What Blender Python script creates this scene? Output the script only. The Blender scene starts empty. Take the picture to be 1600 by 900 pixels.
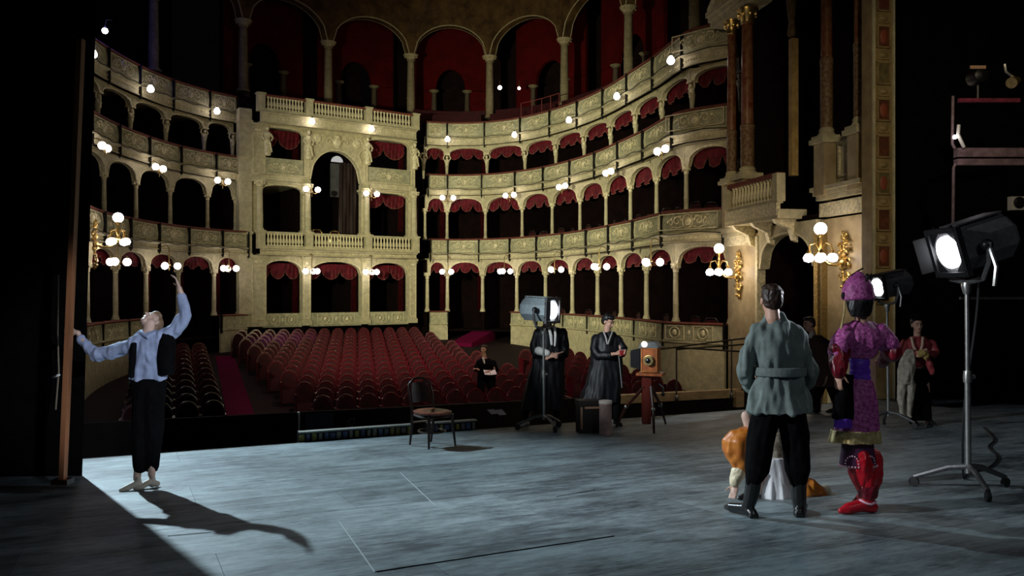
import bpy, bmesh, math, random
from mathutils import Vector, Matrix, noise
random.seed(7)
scene = bpy.context.scene
COL = scene.collection
PI = math.pi

# ------------------------------------------------------------------ camera
cam_d = bpy.data.cameras.new('camera'); cam = bpy.data.objects.new('camera', cam_d); COL.objects.link(cam)
cam_d.sensor_width = 36.0; cam_d.lens = 29.25; cam_d.shift_y = 4/1600
cam_d.clip_start = 0.05; cam_d.clip_end = 200
cam.location = (0, 0, 0); cam.rotation_euler = (PI/2, 0, 0)
scene.camera = cam
vs = scene.view_settings
vs.view_transform = 'Standard'; vs.look = 'None'; vs.exposure = 0.0; vs.gamma = 1.0; vs.use_curve_mapping = False

# ------------------------------------------------------------------ world: a closed dark theatre
w = bpy.data.worlds.new('world'); scene.world = w; w.use_nodes = True
bg = w.node_tree.nodes['Background']; bg.inputs[0].default_value = (0.6, 0.55, 0.6, 1); bg.inputs[1].default_value = 0.0015

# ------------------------------------------------------------------ theatre lights and unseen fills
def spot(name, loc, target, power, color, angle, blend=0.5, size=0.2):
    d = bpy.data.lights.new(name, 'SPOT'); o = bpy.data.objects.new(name, d); COL.objects.link(o)
    d.energy = power; d.color = color; d.spot_size = math.radians(angle); d.spot_blend = blend; d.shadow_soft_size = size
    o.location = loc
    o.rotation_euler = (Vector(target) - Vector(loc)).to_track_quat('-Z', 'Y').to_euler()
    return o
def point(name, loc, power, color, size=0.12):
    d = bpy.data.lights.new(name, 'POINT'); o = bpy.data.objects.new(name, d); COL.objects.link(o)
    d.energy = power; d.color = color; d.shadow_soft_size = size; o.location = loc
    return o
# cool key on the stage, from the house-left lighting position
spot('stage_key', (-10.9, 18.1, 7.5), (-3.3, 9.3, -1.8), 17500, (0.68, 0.88, 1.0), 36, 1.0, 0.13)
# narrow unseen fill added to light the dancer's front, from the right
spot('dancer_fill', (3.0, -0.8, 1.9), (-3.55, 8.1, -0.55), 3000, (0.80, 0.87, 1.0), 12.5, 0.6, 0.15)
# weak unseen fill added above and behind the camera
spot('stage_fill', (4.5, -1.0, 5.2), (4.5, 9.0, -1.0), 330, (0.85, 0.92, 1.0), 56, 0.9, 0.7)
# side profile on the group at the right, from the left wing
spot('group_profile', (-8.0, 4.6, 2.6), (2.0, 7.9, -0.9), 3700, (0.86, 0.93, 1.0), 30, 0.9, 0.12)
# narrow unseen fill added to brighten the camera crew at the stage edge
spot('crew_fill', (-6.6, 3.4, 3.5), (1.3, 12.3, -0.6), 6000, (0.84, 0.93, 1.0), 13, 0.9, 0.12)
# warm unseen fill added to lift the right proscenium pillar
spot('proscenium_fill', (3.0, 2.0, 6.0), (7.2, 16.9, 2.4), 1500, (1.0, 0.84, 0.55), 34, 1.0, 0.2)
# warm flood on the tier fronts, from beside the left proscenium leg
spot('house_flood', (-8.0, 11.8, 2.6), (-0.2, 36.0, 3.0), 15500, (0.98, 0.96, 0.64), 58, 1.0, 0.30)
# weaker warm unseen fill over the horseshoe, added to reach its right end
spot('house_fill', (0.5, 10.0, 5.5), (-1.0, 29.0, 2.6), 1350, (1.0, 0.80, 0.48), 84, 1.0, 0.5)
# bluish profile raking the last rows of the stalls
spot('stalls_profile', (-10.0, 22.5, 4.5), (-8.4, 31.2, -1.9), 5000, (0.40, 0.20, 1.0), 15, 1.0, 0.06)
# unseen light added high over the stalls so the seat rims catch it
spot('stalls_fill', (-1.5, 20.5, 9.0), (-2.0, 22.5, -2.6), 1900, (1.0, 0.66, 0.70), 58, 1.0, 0.2)

# ------------------------------------------------------------------ materials
MATS = {}
def mat(name, col, rough=0.6, metal=0.0, var=0.0, scale=8.0, bump=0.0, bscale=None, emit=None, estr=0.0, spec=0.5, col2=None, stretch=None, rnd=0.0, detail=5.0, sheen=0.0, trans=0.0):
    if name in MATS: return MATS[name]
    m = bpy.data.materials.new(name); m.use_nodes = True; nt = m.node_tree; N = nt.nodes; Lk = nt.links
    b = N['Principled BSDF']
    b.inputs['Base Color'].default_value = (*col, 1); b.inputs['Roughness'].default_value = rough
    b.inputs['Metallic'].default_value = metal; b.inputs['Specular IOR Level'].default_value = spec
    if sheen: b.inputs['Sheen Weight'].default_value = sheen; b.inputs['Sheen Roughness'].default_value = 0.4
    if trans: b.inputs['Transmission Weight'].default_value = trans
    tc = N.new('ShaderNodeTexCoord'); src = tc.outputs['Object']
    if stretch:
        mp = N.new('ShaderNodeMapping'); mp.inputs['Scale'].default_value = stretch; Lk.new(src, mp.inputs[0]); src = mp.outputs[0]
    if var or col2:
        nz = N.new('ShaderNodeTexNoise'); nz.inputs['Scale'].default_value = scale; nz.inputs['Detail'].default_value = detail; nz.inputs['Roughness'].default_value = 0.65
        Lk.new(src, nz.inputs['Vector'])
        rp = N.new('ShaderNodeValToRGB'); Lk.new(nz.outputs['Fac'], rp.inputs[0])
        c2 = col2 or tuple(c*(1-var) for c in col); c1 = col if col2 else tuple(min(1, c*(1+var*0.6)) for c in col)
        rp.color_ramp.elements[0].position = 0.36; rp.color_ramp.elements[0].color = (*c2, 1)
        rp.color_ramp.elements[1].position = 0.64; rp.color_ramp.elements[1].color = (*c1, 1)
        out = rp.outputs[0]
        if rnd:
            oi = N.new('ShaderNodeObjectInfo'); mr = N.new('ShaderNodeMapRange'); Lk.new(oi.outputs['Random'], mr.inputs[0])
            mr.inputs[3].default_value = 1-rnd; mr.inputs[4].default_value = 1+rnd
            mx = N.new('ShaderNodeVectorMath'); mx.operation = 'SCALE'; Lk.new(out, mx.inputs[0]); Lk.new(mr.outputs[0], mx.inputs['Scale']); out = mx.outputs[0]
        Lk.new(out, b.inputs['Base Color'])
    if bump:
        n2 = N.new('ShaderNodeTexNoise'); n2.inputs['Scale'].default_value = bscale or scale*3; n2.inputs['Detail'].default_value = 4
        Lk.new(src, n2.inputs['Vector'])
        bp = N.new('ShaderNodeBump'); bp.inputs['Strength'].default_value = bump; bp.inputs['Distance'].default_value = 0.02
        Lk.new(n2.outputs['Fac'], bp.inputs['Height']); Lk.new(bp.outputs[0], b.inputs['Normal'])
    if emit:
        b.inputs['Emission Color'].default_value = (*emit, 1); b.inputs['Emission Strength'].default_value = estr
    MATS[name] = m
    return m
STUCCO = mat('cream_stucco', (0.58, 0.52, 0.33), 0.7, var=0.22, scale=5, bump=0.5, bscale=28)
STUCCO2 = mat('gilt_stucco', (0.80, 0.72, 0.47), 0.5, metal=0.1, var=0.35, scale=14, bump=0.4, bscale=40)
PANEL = mat('panel_stucco', (0.44, 0.42, 0.27), 0.75, var=0.3, scale=6, bump=0.8, bscale=22)
GOLD = mat('gilded_bronze', (0.72, 0.50, 0.18), 0.3, metal=0.9, var=0.5, scale=22)
BRASS = mat('dull_brass', (0.35, 0.25, 0.10), 0.42, metal=0.85, var=0.3, scale=20)
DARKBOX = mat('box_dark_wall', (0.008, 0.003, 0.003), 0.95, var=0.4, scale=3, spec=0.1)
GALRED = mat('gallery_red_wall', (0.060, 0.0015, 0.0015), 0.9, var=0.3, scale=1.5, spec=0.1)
CEILM = mat('ceiling_fresco', (0.10, 0.055, 0.018), 0.85, col2=(0.035, 0.018, 0.008), scale=1.6, spec=0.15)
PLUSH = mat('crimson_plush', (0.036, 0.0015, 0.004), 0.75, var=0.5, scale=9, spec=0.25, sheen=0.1)
RAILP = mat('rail_plush', (0.20, 0.06, 0.045), 0.8, var=0.3, scale=9, spec=0.2)
DRAPE = mat('shaded_crimson_drape', (0.045, 0.002, 0.004), 0.8, var=0.4, scale=5, spec=0.1)  # the curtain crimson again, darkened to stand for shade inside the boxes
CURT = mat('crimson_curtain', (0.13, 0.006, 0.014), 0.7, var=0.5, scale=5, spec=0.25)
FRINGE = mat('gold_fringe', (0.24, 0.09, 0.06), 0.6, var=0.4, scale=30)
STRAP = mat('black_iron', (0.012, 0.011, 0.010), 0.6, metal=0.3, spec=0.3)
GLOBE = mat('lit_globe', (0.9, 0.9, 0.9), 0.3, emit=(1.0, 0.90, 0.86), estr=9.0)
BLACKF = mat('black_drape', (0.004, 0.004, 0.004), 1.0, var=0.3, scale=4, spec=0.0)
MARB = mat('buff_marble', (0.50, 0.40, 0.23), 0.45, col2=(0.34, 0.26, 0.14), scale=2.4, detail=8)
REDM = mat('red_marble', (0.17, 0.032, 0.016), 0.25, col2=(0.30, 0.16, 0.075), scale=8.5, stretch=(1, 1, 0.55), detail=9)
WOODB = mat('dark_bentwood', (0.045, 0.014, 0.008), 0.3, var=0.4, scale=14, stretch=(1, 1, 0.2))
WOODO = mat('orange_wood', (0.42, 0.11, 0.025), 0.35, var=0.45, scale=10, stretch=(1, 1, 0.15))
WOODP = mat('pole_wood', (0.30, 0.12, 0.05), 0.5, var=0.4, scale=9, stretch=(1, 1, 0.06))
WOODL = mat('pale_wood', (0.50, 0.36, 0.20), 0.55, var=0.3, scale=6, stretch=(0.3, 1, 1))
STEEL = mat('brushed_steel', (0.42, 0.42, 0.40), 0.35, metal=0.9, var=0.2, scale=15)
LGREY = mat('hammered_grey_paint', (0.34, 0.40, 0.42), 0.38, metal=0.3, var=0.2, scale=30, bump=0.15)
DGREY = mat('dark_grey_paint', (0.095, 0.095, 0.097), 0.42, metal=0.3, var=0.25, scale=25)
BLACKM = mat('black_metal', (0.010, 0.010, 0.011), 0.4, metal=0.4)
LENS = mat('lit_lens', (0.9, 0.9, 1.0), 0.15, emit=(0.93, 0.95, 1.0), estr=14.0)
RUBBER = mat('rubber', (0.012, 0.012, 0.012), 0.7)
CARPET = mat('magenta_carpet', (0.14, 0.004, 0.040), 0.95, var=0.3, scale=40, spec=0.05)
DARKFL = mat('dark_floor', (0.018, 0.008, 0.008), 0.85, var=0.3, scale=3, spec=0.15)
PITM = mat('pit_black', (0.010, 0.009, 0.009), 0.85, var=0.3, scale=3, spec=0.15)
STAGEM = mat('stage_boards', (0.21, 0.235, 0.25), 0.55, col2=(0.10, 0.118, 0.132), scale=2.2, stretch=(0.55, 4.0, 1), rnd=0.10, detail=10, bump=0.08, bscale=9, spec=0.35)
PAPER = mat('white_paper', (0.75, 0.75, 0.72), 0.8)
SKIN = mat('skin', (0.55, 0.31, 0.22), 0.5, var=0.08, scale=20, spec=0.35)
HAIRB = mat('brown_hair', (0.035, 0.016, 0.009), 0.5, var=0.5, scale=40, stretch=(1, 1, 0.2))
HAIRK = mat('black_hair', (0.007, 0.006, 0.006), 0.45, var=0.3, scale=40)
EYEM = mat('dark_eye', (0.01, 0.008, 0.008), 0.2)
LIPM = mat('lip', (0.35, 0.09, 0.08), 0.5)

# ------------------------------------------------------------------ helpers
def thing(name, label=None, cat=None, loc=(0, 0, 0), rotz=0.0, group=None, kind=None):
    o = bpy.data.objects.new(name, None); COL.objects.link(o)
    o.location = loc; o.rotation_euler = (0, 0, rotz); o.empty_display_size = 0.1
    o['_m'] = 0; del o['_m']
    if label: o['label'] = label
    if cat: o['category'] = cat
    if group: o['group'] = group
    if kind: o['kind'] = kind
    return o
def wmat(o):
    m = Matrix.Identity(4)
    while o is not None:
        m = Matrix.Translation(o.location) @ o.rotation_euler.to_matrix().to_4x4() @ Matrix.Diagonal((*o.scale, 1)) @ m
        o = o.parent
    return m
def tag(o, label=None, cat=None, group=None, kind=None):
    if label: o['label'] = label
    if cat: o['category'] = cat
    if group: o['group'] = group
    if kind: o['kind'] = kind
    return o
def inst(mesh, name, parent, loc=(0, 0, 0), rotz=0.0, scale=(1, 1, 1)):
    o = bpy.data.objects.new(name, mesh); COL.objects.link(o)
    o.location = loc; o.rotation_euler = (0, 0, rotz); o.scale = scale; o.parent = parent
    return o
def copy_tree(o, parent=None):
    c = o.copy(); COL.objects.link(c); c.parent = parent
    for ch in list(o.children): copy_tree(ch, c)
    return c

class MB:
    def __init__(s): s.v = []; s.f = []; s.M = Matrix.Identity(4)
    def add(s, vs_, fs_):
        n = len(s.v); s.v += [s.M @ Vector(p) for p in vs_]; s.f += [tuple(i+n for i in f) for f in fs_]; return s
    def box(s, c, d, rot=None):
        x, y, z = d[0]/2, d[1]/2, d[2]/2
        p = [Vector((a*x, b*y, e*z)) for e in (-1, 1) for b in (-1, 1) for a in (-1, 1)]
        R = rot if rot is not None else Matrix.Identity(3)
        return s.add([R @ q + Vector(c) for q in p], [(0, 2, 3, 1), (4, 5, 7, 6), (0, 1, 5, 4), (2, 6, 7, 3), (0, 4, 6, 2), (1, 3, 7, 5)])
    def tube(s, pts, r, n=8, caps=True, closed=False, round_=False):
        P = [Vector(p) for p in pts]; R = [r]*len(P) if isinstance(r, (int, float)) else list(r)
        if round_:
            d0 = (P[0]-P[1]).normalized(); d1 = (P[-1]-P[-2]).normalized(); a, b = P[0].copy(), P[-1].copy(); ra, rb = R[0], R[-1]
            pre = [(a+d0*ra*math.sin(t), ra*math.cos(t)) for t in (1.45, 1.1, 0.65)]; post = [(b+d1*rb*math.sin(t), rb*math.cos(t)) for t in (0.65, 1.1, 1.45)]
            P = [q[0] for q in pre]+P+[q[0] for q in post]; R = [q[1] for q in pre]+R+[q[1] for q in post]
        m = len(P); vs_ = []; prev = None
        for i in range(m):
            if closed: t = P[(i+1) % m]-P[i-1]
            else: t = P[min(i+1, m-1)]-P[max(i-1, 0)]
            t = t.normalized() if t.length > 1e-9 else Vector((0, 0, 1))
            if prev is None:
                a = Vector((0, 0, 1)) if abs(t.z) < 0.9 else Vector((1, 0, 0)); u = t.cross(a).normalized()
            else:
                u = prev - t*prev.dot(t); u = u.normalized() if u.length > 1e-6 else t.orthogonal().normalized()
            prev = u; w_ = t.cross(u)
            vs_ += [P[i]+(u*math.cos(2*PI*k/n)+w_*math.sin(2*PI*k/n))*R[i] for k in range(n)]
        fs_ = []
        for i in range(m if closed else m-1):
            j = (i+1) % m
            for k in range(n): fs_.append((i*n+k, i*n+(k+1) % n, j*n+(k+1) % n, j*n+k))
        if caps and not closed: fs_ += [tuple(range(n))[::-1], tuple((m-1)*n+k for k in range(n))]
        return s.add(vs_, fs_)
    def lathe(s, prof, n=12, c=(0, 0, 0), rot=None, sx=1.0, sy=1.0):
        R = rot if rot is not None else Matrix.Identity(3); c = Vector(c); vs_ = []
        for r, z in prof: vs_ += [R @ Vector((max(r, 1e-4)*sx*math.cos(2*PI*k/n), max(r, 1e-4)*sy*math.sin(2*PI*k/n), z))+c for k in range(n)]
        m = len(prof); fs_ = [(i*n+k, i*n+(k+1) % n, (i+1)*n+(k+1) % n, (i+1)*n+k) for i in range(m-1) for k in range(n)]
        fs_ += [tuple(range(n))[::-1], tuple((m-1)*n+k for k in range(n))]
        return s.add(vs_, fs_)
    def ball(s, c, r, nu=10, nv=7, rot=None):
        r = (r, r, r) if isinstance(r, (int, float)) else r; R = rot if rot is not None else Matrix.Identity(3); c = Vector(c); vs_ = []
        for j in range(1, nv):
            t = PI*j/nv
            vs_ += [R @ Vector((r[0]*math.sin(t)*math.cos(2*PI*k/nu), r[1]*math.sin(t)*math.sin(2*PI*k/nu), -r[2]*math.cos(t)))+c for k in range(nu)]
        b = len(vs_); vs_ += [R @ Vector((0, 0, -r[2]))+c, R @ Vector((0, 0, r[2]))+c]
        fs_ = [(j*nu+k, j*nu+(k+1) % nu, (j+1)*nu+(k+1) % nu, (j+1)*nu+k) for j in range(nv-2) for k in range(nu)]
        fs_ += [(b, (k+1) % nu, k) for k in range(nu)]+[(b+1, (nv-2)*nu+k, (nv-2)*nu+(k+1) % nu) for k in range(nu)]
        return s.add(vs_, fs_)
    def prism(s, poly, y0, y1):                                   # polygon in local xz, extruded along y
        n = len(poly); vs_ = [(x, y0, z) for x, z in poly]+[(x, y1, z) for x, z in poly]
        fs_ = [tuple(range(n)), tuple(range(2*n-1, n-1, -1))]+[(i, i+n, (i+1) % n+n, (i+1) % n) for i in range(n)]
        return s.add(vs_, fs_)
    def strip(s, top, bot, y0, y1):                               # plate between two polylines (same x samples) in xz
        n = len(top); vs_ = [(x, y0, z) for x, z in top]+[(x, y0, z) for x, z in bot]+[(x, y1, z) for x, z in top]+[(x, y1, z) for x, z in bot]
        fs_ = []
        for i in range(n-1):
            fs_ += [(i, i+n, i+n+1, i+1), (i+2*n, i+2*n+1, i+3*n+1, i+3*n), (i, i+1, i+2*n+1, i+2*n), (i+n, i+3*n, i+3*n+1, i+n+1)]
        fs_ += [(0, 2*n, 3*n, n), (n-1, 2*n-1, 4*n-1, 3*n-1)]
        return s.add(vs_, fs_)
    def loft(s, rings, n=24):                                     # closed stack of rings: (c, rx, ry, amp, freq, phase)
        vs_ = []
        for rg in rings:
            c, rx, ry = Vector(rg[0]), rg[1], rg[2]; a, fq, ph = (list(rg[3:6])+[0, 0, 0])[:3] if len(rg) > 3 else (0, 0, 0)
            for k in range(n):
                t = 2*PI*k/n; q = 1+a*math.sin(fq*t+ph)+0.5*a*math.sin((fq*2+1)*t+ph*1.7)
                vs_.append(c+Vector((rx*q*math.cos(t), ry*q*math.sin(t), 0)))
        m = len(rings); fs_ = [(i*n+k, i*n+(k+1) % n, (i+1)*n+(k+1) % n, (i+1)*n+k) for i in range(m-1) for k in range(n)]
        fs_ += [tuple(range(n))[::-1], tuple((m-1)*n+k for k in range(n))]
        return s.add(vs_, fs_)
    def mesh(s, name, m_, smooth=True):
        me = bpy.data.meshes.new(name); me.from_pydata([tuple(p) for p in s.v], [], s.f); me.materials.append(m_)
        bm = bmesh.new(); bm.from_mesh(me); bmesh.ops.recalc_face_normals(bm, faces=bm.faces); bm.to_mesh(me); bm.free()
        if smooth:
            me.polygons.foreach_set('use_smooth', [True]*len(me.polygons)); me.set_sharp_from_angle(angle=math.radians(42))
        return me
    def build(s, name, m_, parent=None, smooth=True):             # vertices are given in world space
        if parent is not None:
            inv = wmat(parent).inverted(); s.v = [inv @ p for p in s.v]
        o = bpy.data.objects.new(name, s.mesh(name, m_, smooth)); COL.objects.link(o); o.parent = parent
        return o
    def local(s, name, m_, parent=None, smooth=True):             # vertices are in the parent's space
        o = bpy.data.objects.new(name, s.mesh(name, m_, smooth)); COL.objects.link(o); o.parent = parent
        return o
def frame_m(P, xdir, z=None):                                     # local x along xdir, y = left of it, z up
    x = Vector((xdir[0], xdir[1], 0)).normalized(); y = Vector((-x.y, x.x, 0))
    m = Matrix.Identity(4)
    m.col[0][:3] = x; m.col[1][:3] = y; m.col[2][:3] = (0, 0, 1); m.col[3][:3] = (P[0], P[1], P[2] if z is None else z)
    return m
ORD = ['first', 'second', 'third', 'fourth', 'fifth', 'sixth', 'seventh', 'eighth', 'ninth', 'tenth', 'eleventh', 'twelfth', 'thirteenth', 'fourteenth', 'fifteenth', 'sixteenth', 'seventeenth', 'eighteenth', 'nineteenth', 'twentieth', 'twenty-first', 'twenty-second', 'twenty-third', 'twenty-fourth']
FPX = 1300.0
def at(x, y, Y): return Vector(((x-800)*Y/FPX, Y, (454-y)*Y/FPX))   # a measured photo point at a known distance

# ------------------------------------------------------------------ plan of the house
TH = math.radians(25.0); CN = Vector((-7.4, 35.5)); VD = Vector((math.cos(TH), math.sin(TH))); UD = Vector((math.sin(TH), -math.cos(TH)))
def VU(v, u): return CN + VD*v + UD*u
class Path:
    def __init__(s, pts, n=30, sign=1):
        P = [VU(*p) for p in pts]; P = [P[0]*2-P[1]]+P+[P[-1]*2-P[-2]]; s.q = []; s.sign = sign
        for i in range(1, len(P)-2):
            a, b, c, d = P[i-1:i+3]
            for k in range(n):
                t = k/n; s.q.append(0.5*((b*2)+(c-a)*t+(a*2-b*5+c*4-d)*t*t+(b*3-a-c*3+d)*t**3))
        s.q.append(P[-2]); s.l = [0.0]
        for i in range(1, len(s.q)): s.l.append(s.l[-1]+(s.q[i]-s.q[i-1]).length)
    def at(s, L):
        L = max(0.0, min(L, s.l[-1]-1e-6)); i = 0
        while s.l[i+1] < L: i += 1
        t = (L-s.l[i])/(s.l[i+1]-s.l[i]); p = s.q[i].lerp(s.q[i+1], t)
        a = max(0, i-3); b = min(len(s.q)-1, i+4); tn = (s.q[b]-s.q[a]).normalized()
        return p, tn, Vector((tn.y, -tn.x))*s.sign                 # normal points away from the auditorium
RIGHT = Path([(3.9, -.6), (5.2, -.45), (6.5, .4), (7.4, 1.9), (7.85, 3.9), (7.95, 6), (7.8, 8), (7.45, 10), (7.05, 12.1), (6.45, 14.8), (7.1, 16.6)], sign=-1)
LEFT = Path([(-3.85, .8), (-5, 1.45), (-6.4, 2.8), (-7.5, 4.5), (-8.4, 6.4), (-8.95, 8.2), (-9.25, 10), (-9.35, 12), (-9.4, 14)], sign=1)
p_, t_, n_ = RIGHT.at(8)
if n_.dot(p_-VU(0, 7)) < 0: RIGHT.sign *= -1
p_, t_, n_ = LEFT.at(6)
if n_.dot(p_-VU(0, 7)) < 0: LEFT.sign *= -1
def sweep(mb, path, s0, s1, prof, step=0.35, off=0.0):             # prof: (d towards the auditorium, z), closed
    n = max(2, int(abs(s1-s0)/step)+1); m = len(prof); vs_ = []
    for i in range(n+1):
        p, t, nn = path.at(s0+(s1-s0)*i/n)
        vs_ += [(*(p+nn*(off-d)), z) for d, z in prof]
    fs_ = [(i*m+k, i*m+(k+1) % m, (i+1)*m+(k+1) % m, (i+1)*m+k) for i in range(n) for k in range(m)]
    fs_ += [tuple(range(m)), tuple(n*m+k for k in range(m))[::-1]]
    return mb.add(vs_, fs_)
ST_R = [0.42, 1.25, 2.72, 4.41, 6.22, 8.23, 10.35, 12.6, 14.85, 17.4, 19.6]
ST_L = [0.0, 1.17, 2.92, 4.79, 6.79, 9.0, 11.2]
ZT = [-0.93, 2.37, 5.37, 7.85]            # rail tops
ZB = [-1.45, 1.42, 4.40, 6.76]            # underside of each front
OP = [0.0, 0.0, 0.35, 0.70]               # set-back of each front
OC = [0.0, 0.42, 0.78, 0.98]              # set-back of the columns under each front
TIERN = ['ground', 'first', 'second', 'third']
# ================================================================== shell of the house
def shell(name, path, s0, s1, off, z0, z1, m_, label, parent=None):
    mb = MB(); sweep(mb, path, s0, s1, [(0, z0), (0, z1), (-0.2, z1), (-0.2, z0)], 0.6, off)
    o = mb.build(name, m_, parent); tag(o, label if parent is None else None, None, None, 'structure' if parent is None else None); return o
ROYAL = Path([(-3.4, .75), (-1.1, .35), (1.2, -.06), (3.45, -.45)], sign=1)
p_, t_, n_ = ROYAL.at(3)
if n_.dot(p_-VU(0, 7)) < 0: ROYAL.sign *= -1
RL = ROYAL.l[-1]; ST_C = [0.0, 2.0, 4.66, RL]
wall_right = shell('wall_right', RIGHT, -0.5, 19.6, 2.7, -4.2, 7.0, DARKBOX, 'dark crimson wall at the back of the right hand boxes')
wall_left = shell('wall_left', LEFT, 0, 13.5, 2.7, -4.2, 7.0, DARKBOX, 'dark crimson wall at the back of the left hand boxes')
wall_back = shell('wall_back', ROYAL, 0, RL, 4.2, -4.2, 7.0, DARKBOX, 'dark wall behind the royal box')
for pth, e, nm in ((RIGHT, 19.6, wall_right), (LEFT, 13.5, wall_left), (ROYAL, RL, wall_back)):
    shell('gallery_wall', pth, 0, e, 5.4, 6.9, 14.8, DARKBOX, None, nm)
cm = MB()
for pth, e in ((RIGHT, 19.6), (LEFT, 13.5), (ROYAL, RL)):
    sweep(cm, pth, 0, e, [(9.0, 14.9), (9.0, 15.1), (-5.6, 15.1), (-5.6, 14.9)], 0.8)
tag(cm.build('ceiling', CEILM), 'dark painted ceiling above the gallery arches', kind='structure')

# ================================================================== shared ornament meshes (local: x along, -y to the hall)
def spiral(mb, cx, cz, r, a0, turns, tr, fx=1, y=-0.012, n=16):
    pts = []
    for i in range(n+1):
        t = i/n; a = a0+turns*2*PI*t; q = r*(1-0.82*t); pts.append((cx+fx*q*math.cos(a), y, cz+q*math.sin(a)))
    mb.tube(pts, [tr*(1-0.5*i/n) for i in range(n+1)], 5)
def ornament_scroll(w=1.5, h=0.5):
    mb = MB()
    mb.ball((0, 0, 0), (0.13, 0.05, 0.15), 10, 6); mb.tube([(0.17*math.cos(2*PI*k/14), -0.02, 0.19*math.sin(2*PI*k/14)) for k in range(14)], 0.018, 5, closed=True)
    for f in (-1, 1):
        spiral(mb, f*0.36, 0.02, 0.15, PI, -1.3, 0.024, f); spiral(mb, f*0.58, -0.03, 0.11, 0, 1.2, 0.02, f)
        mb.tube([(f*0.17, -0.01, -0.14), (f*0.34, -0.015, -0.19), (f*0.52, -0.01, -0.15)], 0.02, 5)
        for q in range(3): mb.ball((f*(0.27+0.15*q), -0.01, 0.15-0.03*q), (0.05, 0.02, 0.028), 6, 4)
    return mb.mesh('ornament', STUCCO2)
def panel_frame(w, h):
    mb = MB()
    for z in (-h/2, h/2): mb.box((0, -0.005, z), (w, 0.03, 0.025))
    for x in (-w/2, w/2): mb.box((x, -0.005, 0), (0.025, 0.03, h))
    return mb
ORN = ornament_scroll()
def ornament_square():
    mb = MB()
    for cx in (-0.45, 0.45):
        mb.tube([(cx+0.16*math.cos(2*PI*k/14), -0.01, 0.16*math.sin(2*PI*k/14)) for k in range(14)], 0.02, 5, closed=True)
        mb.ball((cx, -0.005, 0), (0.07, 0.04, 0.10), 8, 5)
        for f in (-1, 1):
            mb.box((cx+f*0.30, 0, 0), (0.025, 0.03, 0.42)); mb.box((cx, 0, f*0.2), (0.6, 0.03, 0.022))
    mb.ball((0, 0, 0), (0.05, 0.02, 0.09), 6, 4)
    return mb.mesh('ornament', STUCCO2)
ORNSQ = ornament_square()
def column_meshes(h, r, ma=None, mc=None):
    b = MB().lathe([(r*1.5, 0), (r*1.5, 0.06), (r*1.25, 0.08), (r*1.3, 0.12), (r*1.05, 0.15), (r, 0.18), (r*1.02, h*0.3), (r*1.12, h*0.31), (r*1.0, h*0.33), (r*0.86, h-0.26)], 12)
    c = MB().lathe([(r*0.9, h-0.26), (r*1.15, h-0.25), (r*0.95, h-0.22), (r*1.2, h-0.15), (r*1.5, h-0.09), (r*1.9, h-0.03), (r*1.95, h)], 12)
    for k in range(8):
        a = 2*PI*k/8; c.ball((r*1.5*math.cos(a), r*1.5*math.sin(a), h-0.10), (0.035, 0.035, 0.05), 5, 4)
    return b.mesh('column', ma or STUCCO), c.mesh('capital', mc or STUCCO2)
def herm_meshes(h):
    b = MB().lathe([(0.045, 0), (0.05, 0.04), (0.075, h*0.45), (0.10, h*0.66)], 8)
    c = MB()
    c.ball((0, -0.02, h*0.70), (0.12, 0.10, 0.13), 10, 6); c.ball((0, -0.05, h*0.86), (0.065, 0.07, 0.085), 8, 6)
    for f in (-1, 1): c.tube([(f*0.10, -0.02, h*0.74), (f*0.17, -0.02, h*0.84), (f*0.10, 0, h*0.97)], 0.032, 6)
    c.box((0, 0, h-0.03), (0.28, 0.24, 0.06)); c.ball((0, -0.06, h*0.6), (0.07, 0.05, 0.07), 6, 4)
    return b.mesh('column', STUCCO), c.mesh('caryatid_bust', STUCCO2)
COLM = {1: column_meshes(1.75, 0.085), 2: column_meshes(1.42, 0.072), 3: herm_meshes(1.16)}
SPRING = {1: 0.78, 2: 3.76, 3: 6.36}; APEX = {1: 1.30, 2: 4.28, 3: 6.66}
def arch_line(w, colw, z0, z1, n=20, p=2.3):
    a = w/2-colw; xs = [-w/2]+[-a+2*a*i/n for i in range(n+1)]+[w/2]
    return [(x, z0 if abs(x) >= a-1e-6 else z0+(z1-z0)*max(0.0, 1-abs(x/a)**p)**(1/p)) for x in xs]
def arch_plate(P0, P1, z0, z1, ztop, parent, colw=0.08, th=0.14, p=2.3, m_=None, name='arch', trim=True):
    d = P1-P0; w = d.length; mid = (P0+P1)/2; mb = MB(); mb.M = frame_m((mid.x, mid.y, 0), d)
    ln = arch_line(w, colw, z0, z1, 20, p); mb.strip([(x, ztop) for x, z in ln], ln, -th/2, th/2)
    o = mb.build(name, m_ or STUCCO, parent)
    if trim:
        t = MB(); t.M = frame_m((mid.x, mid.y, 0), d)
        for f in (-1, 1): t.tube([(x, f*th/2, z+0.02) for x, z in ln[1:-1]], 0.028, 5)
        t.build('arch_moulding', STUCCO2 if m_ is None else mat('shaded_gallery_gilt', (0.34, 0.28, 0.16)), o)
    return o
def beads(mb, path, s0, s1, z, off, step, r, d=0.03):
    s = s0+step/2
    while s < s1:
        p, t, n = path.at(s); q = p+n*(off-d); mb.ball((q.x, q.y, z), (r, r, r), 5, 4); s += step
def inst_w(mesh, name, parent, loc, rotz=0.0, scale=(1, 1, 1)):
    inv = wmat(parent).inverted(); o = inst(mesh, name, parent, inv @ Vector(loc), rotz, scale); return o
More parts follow.
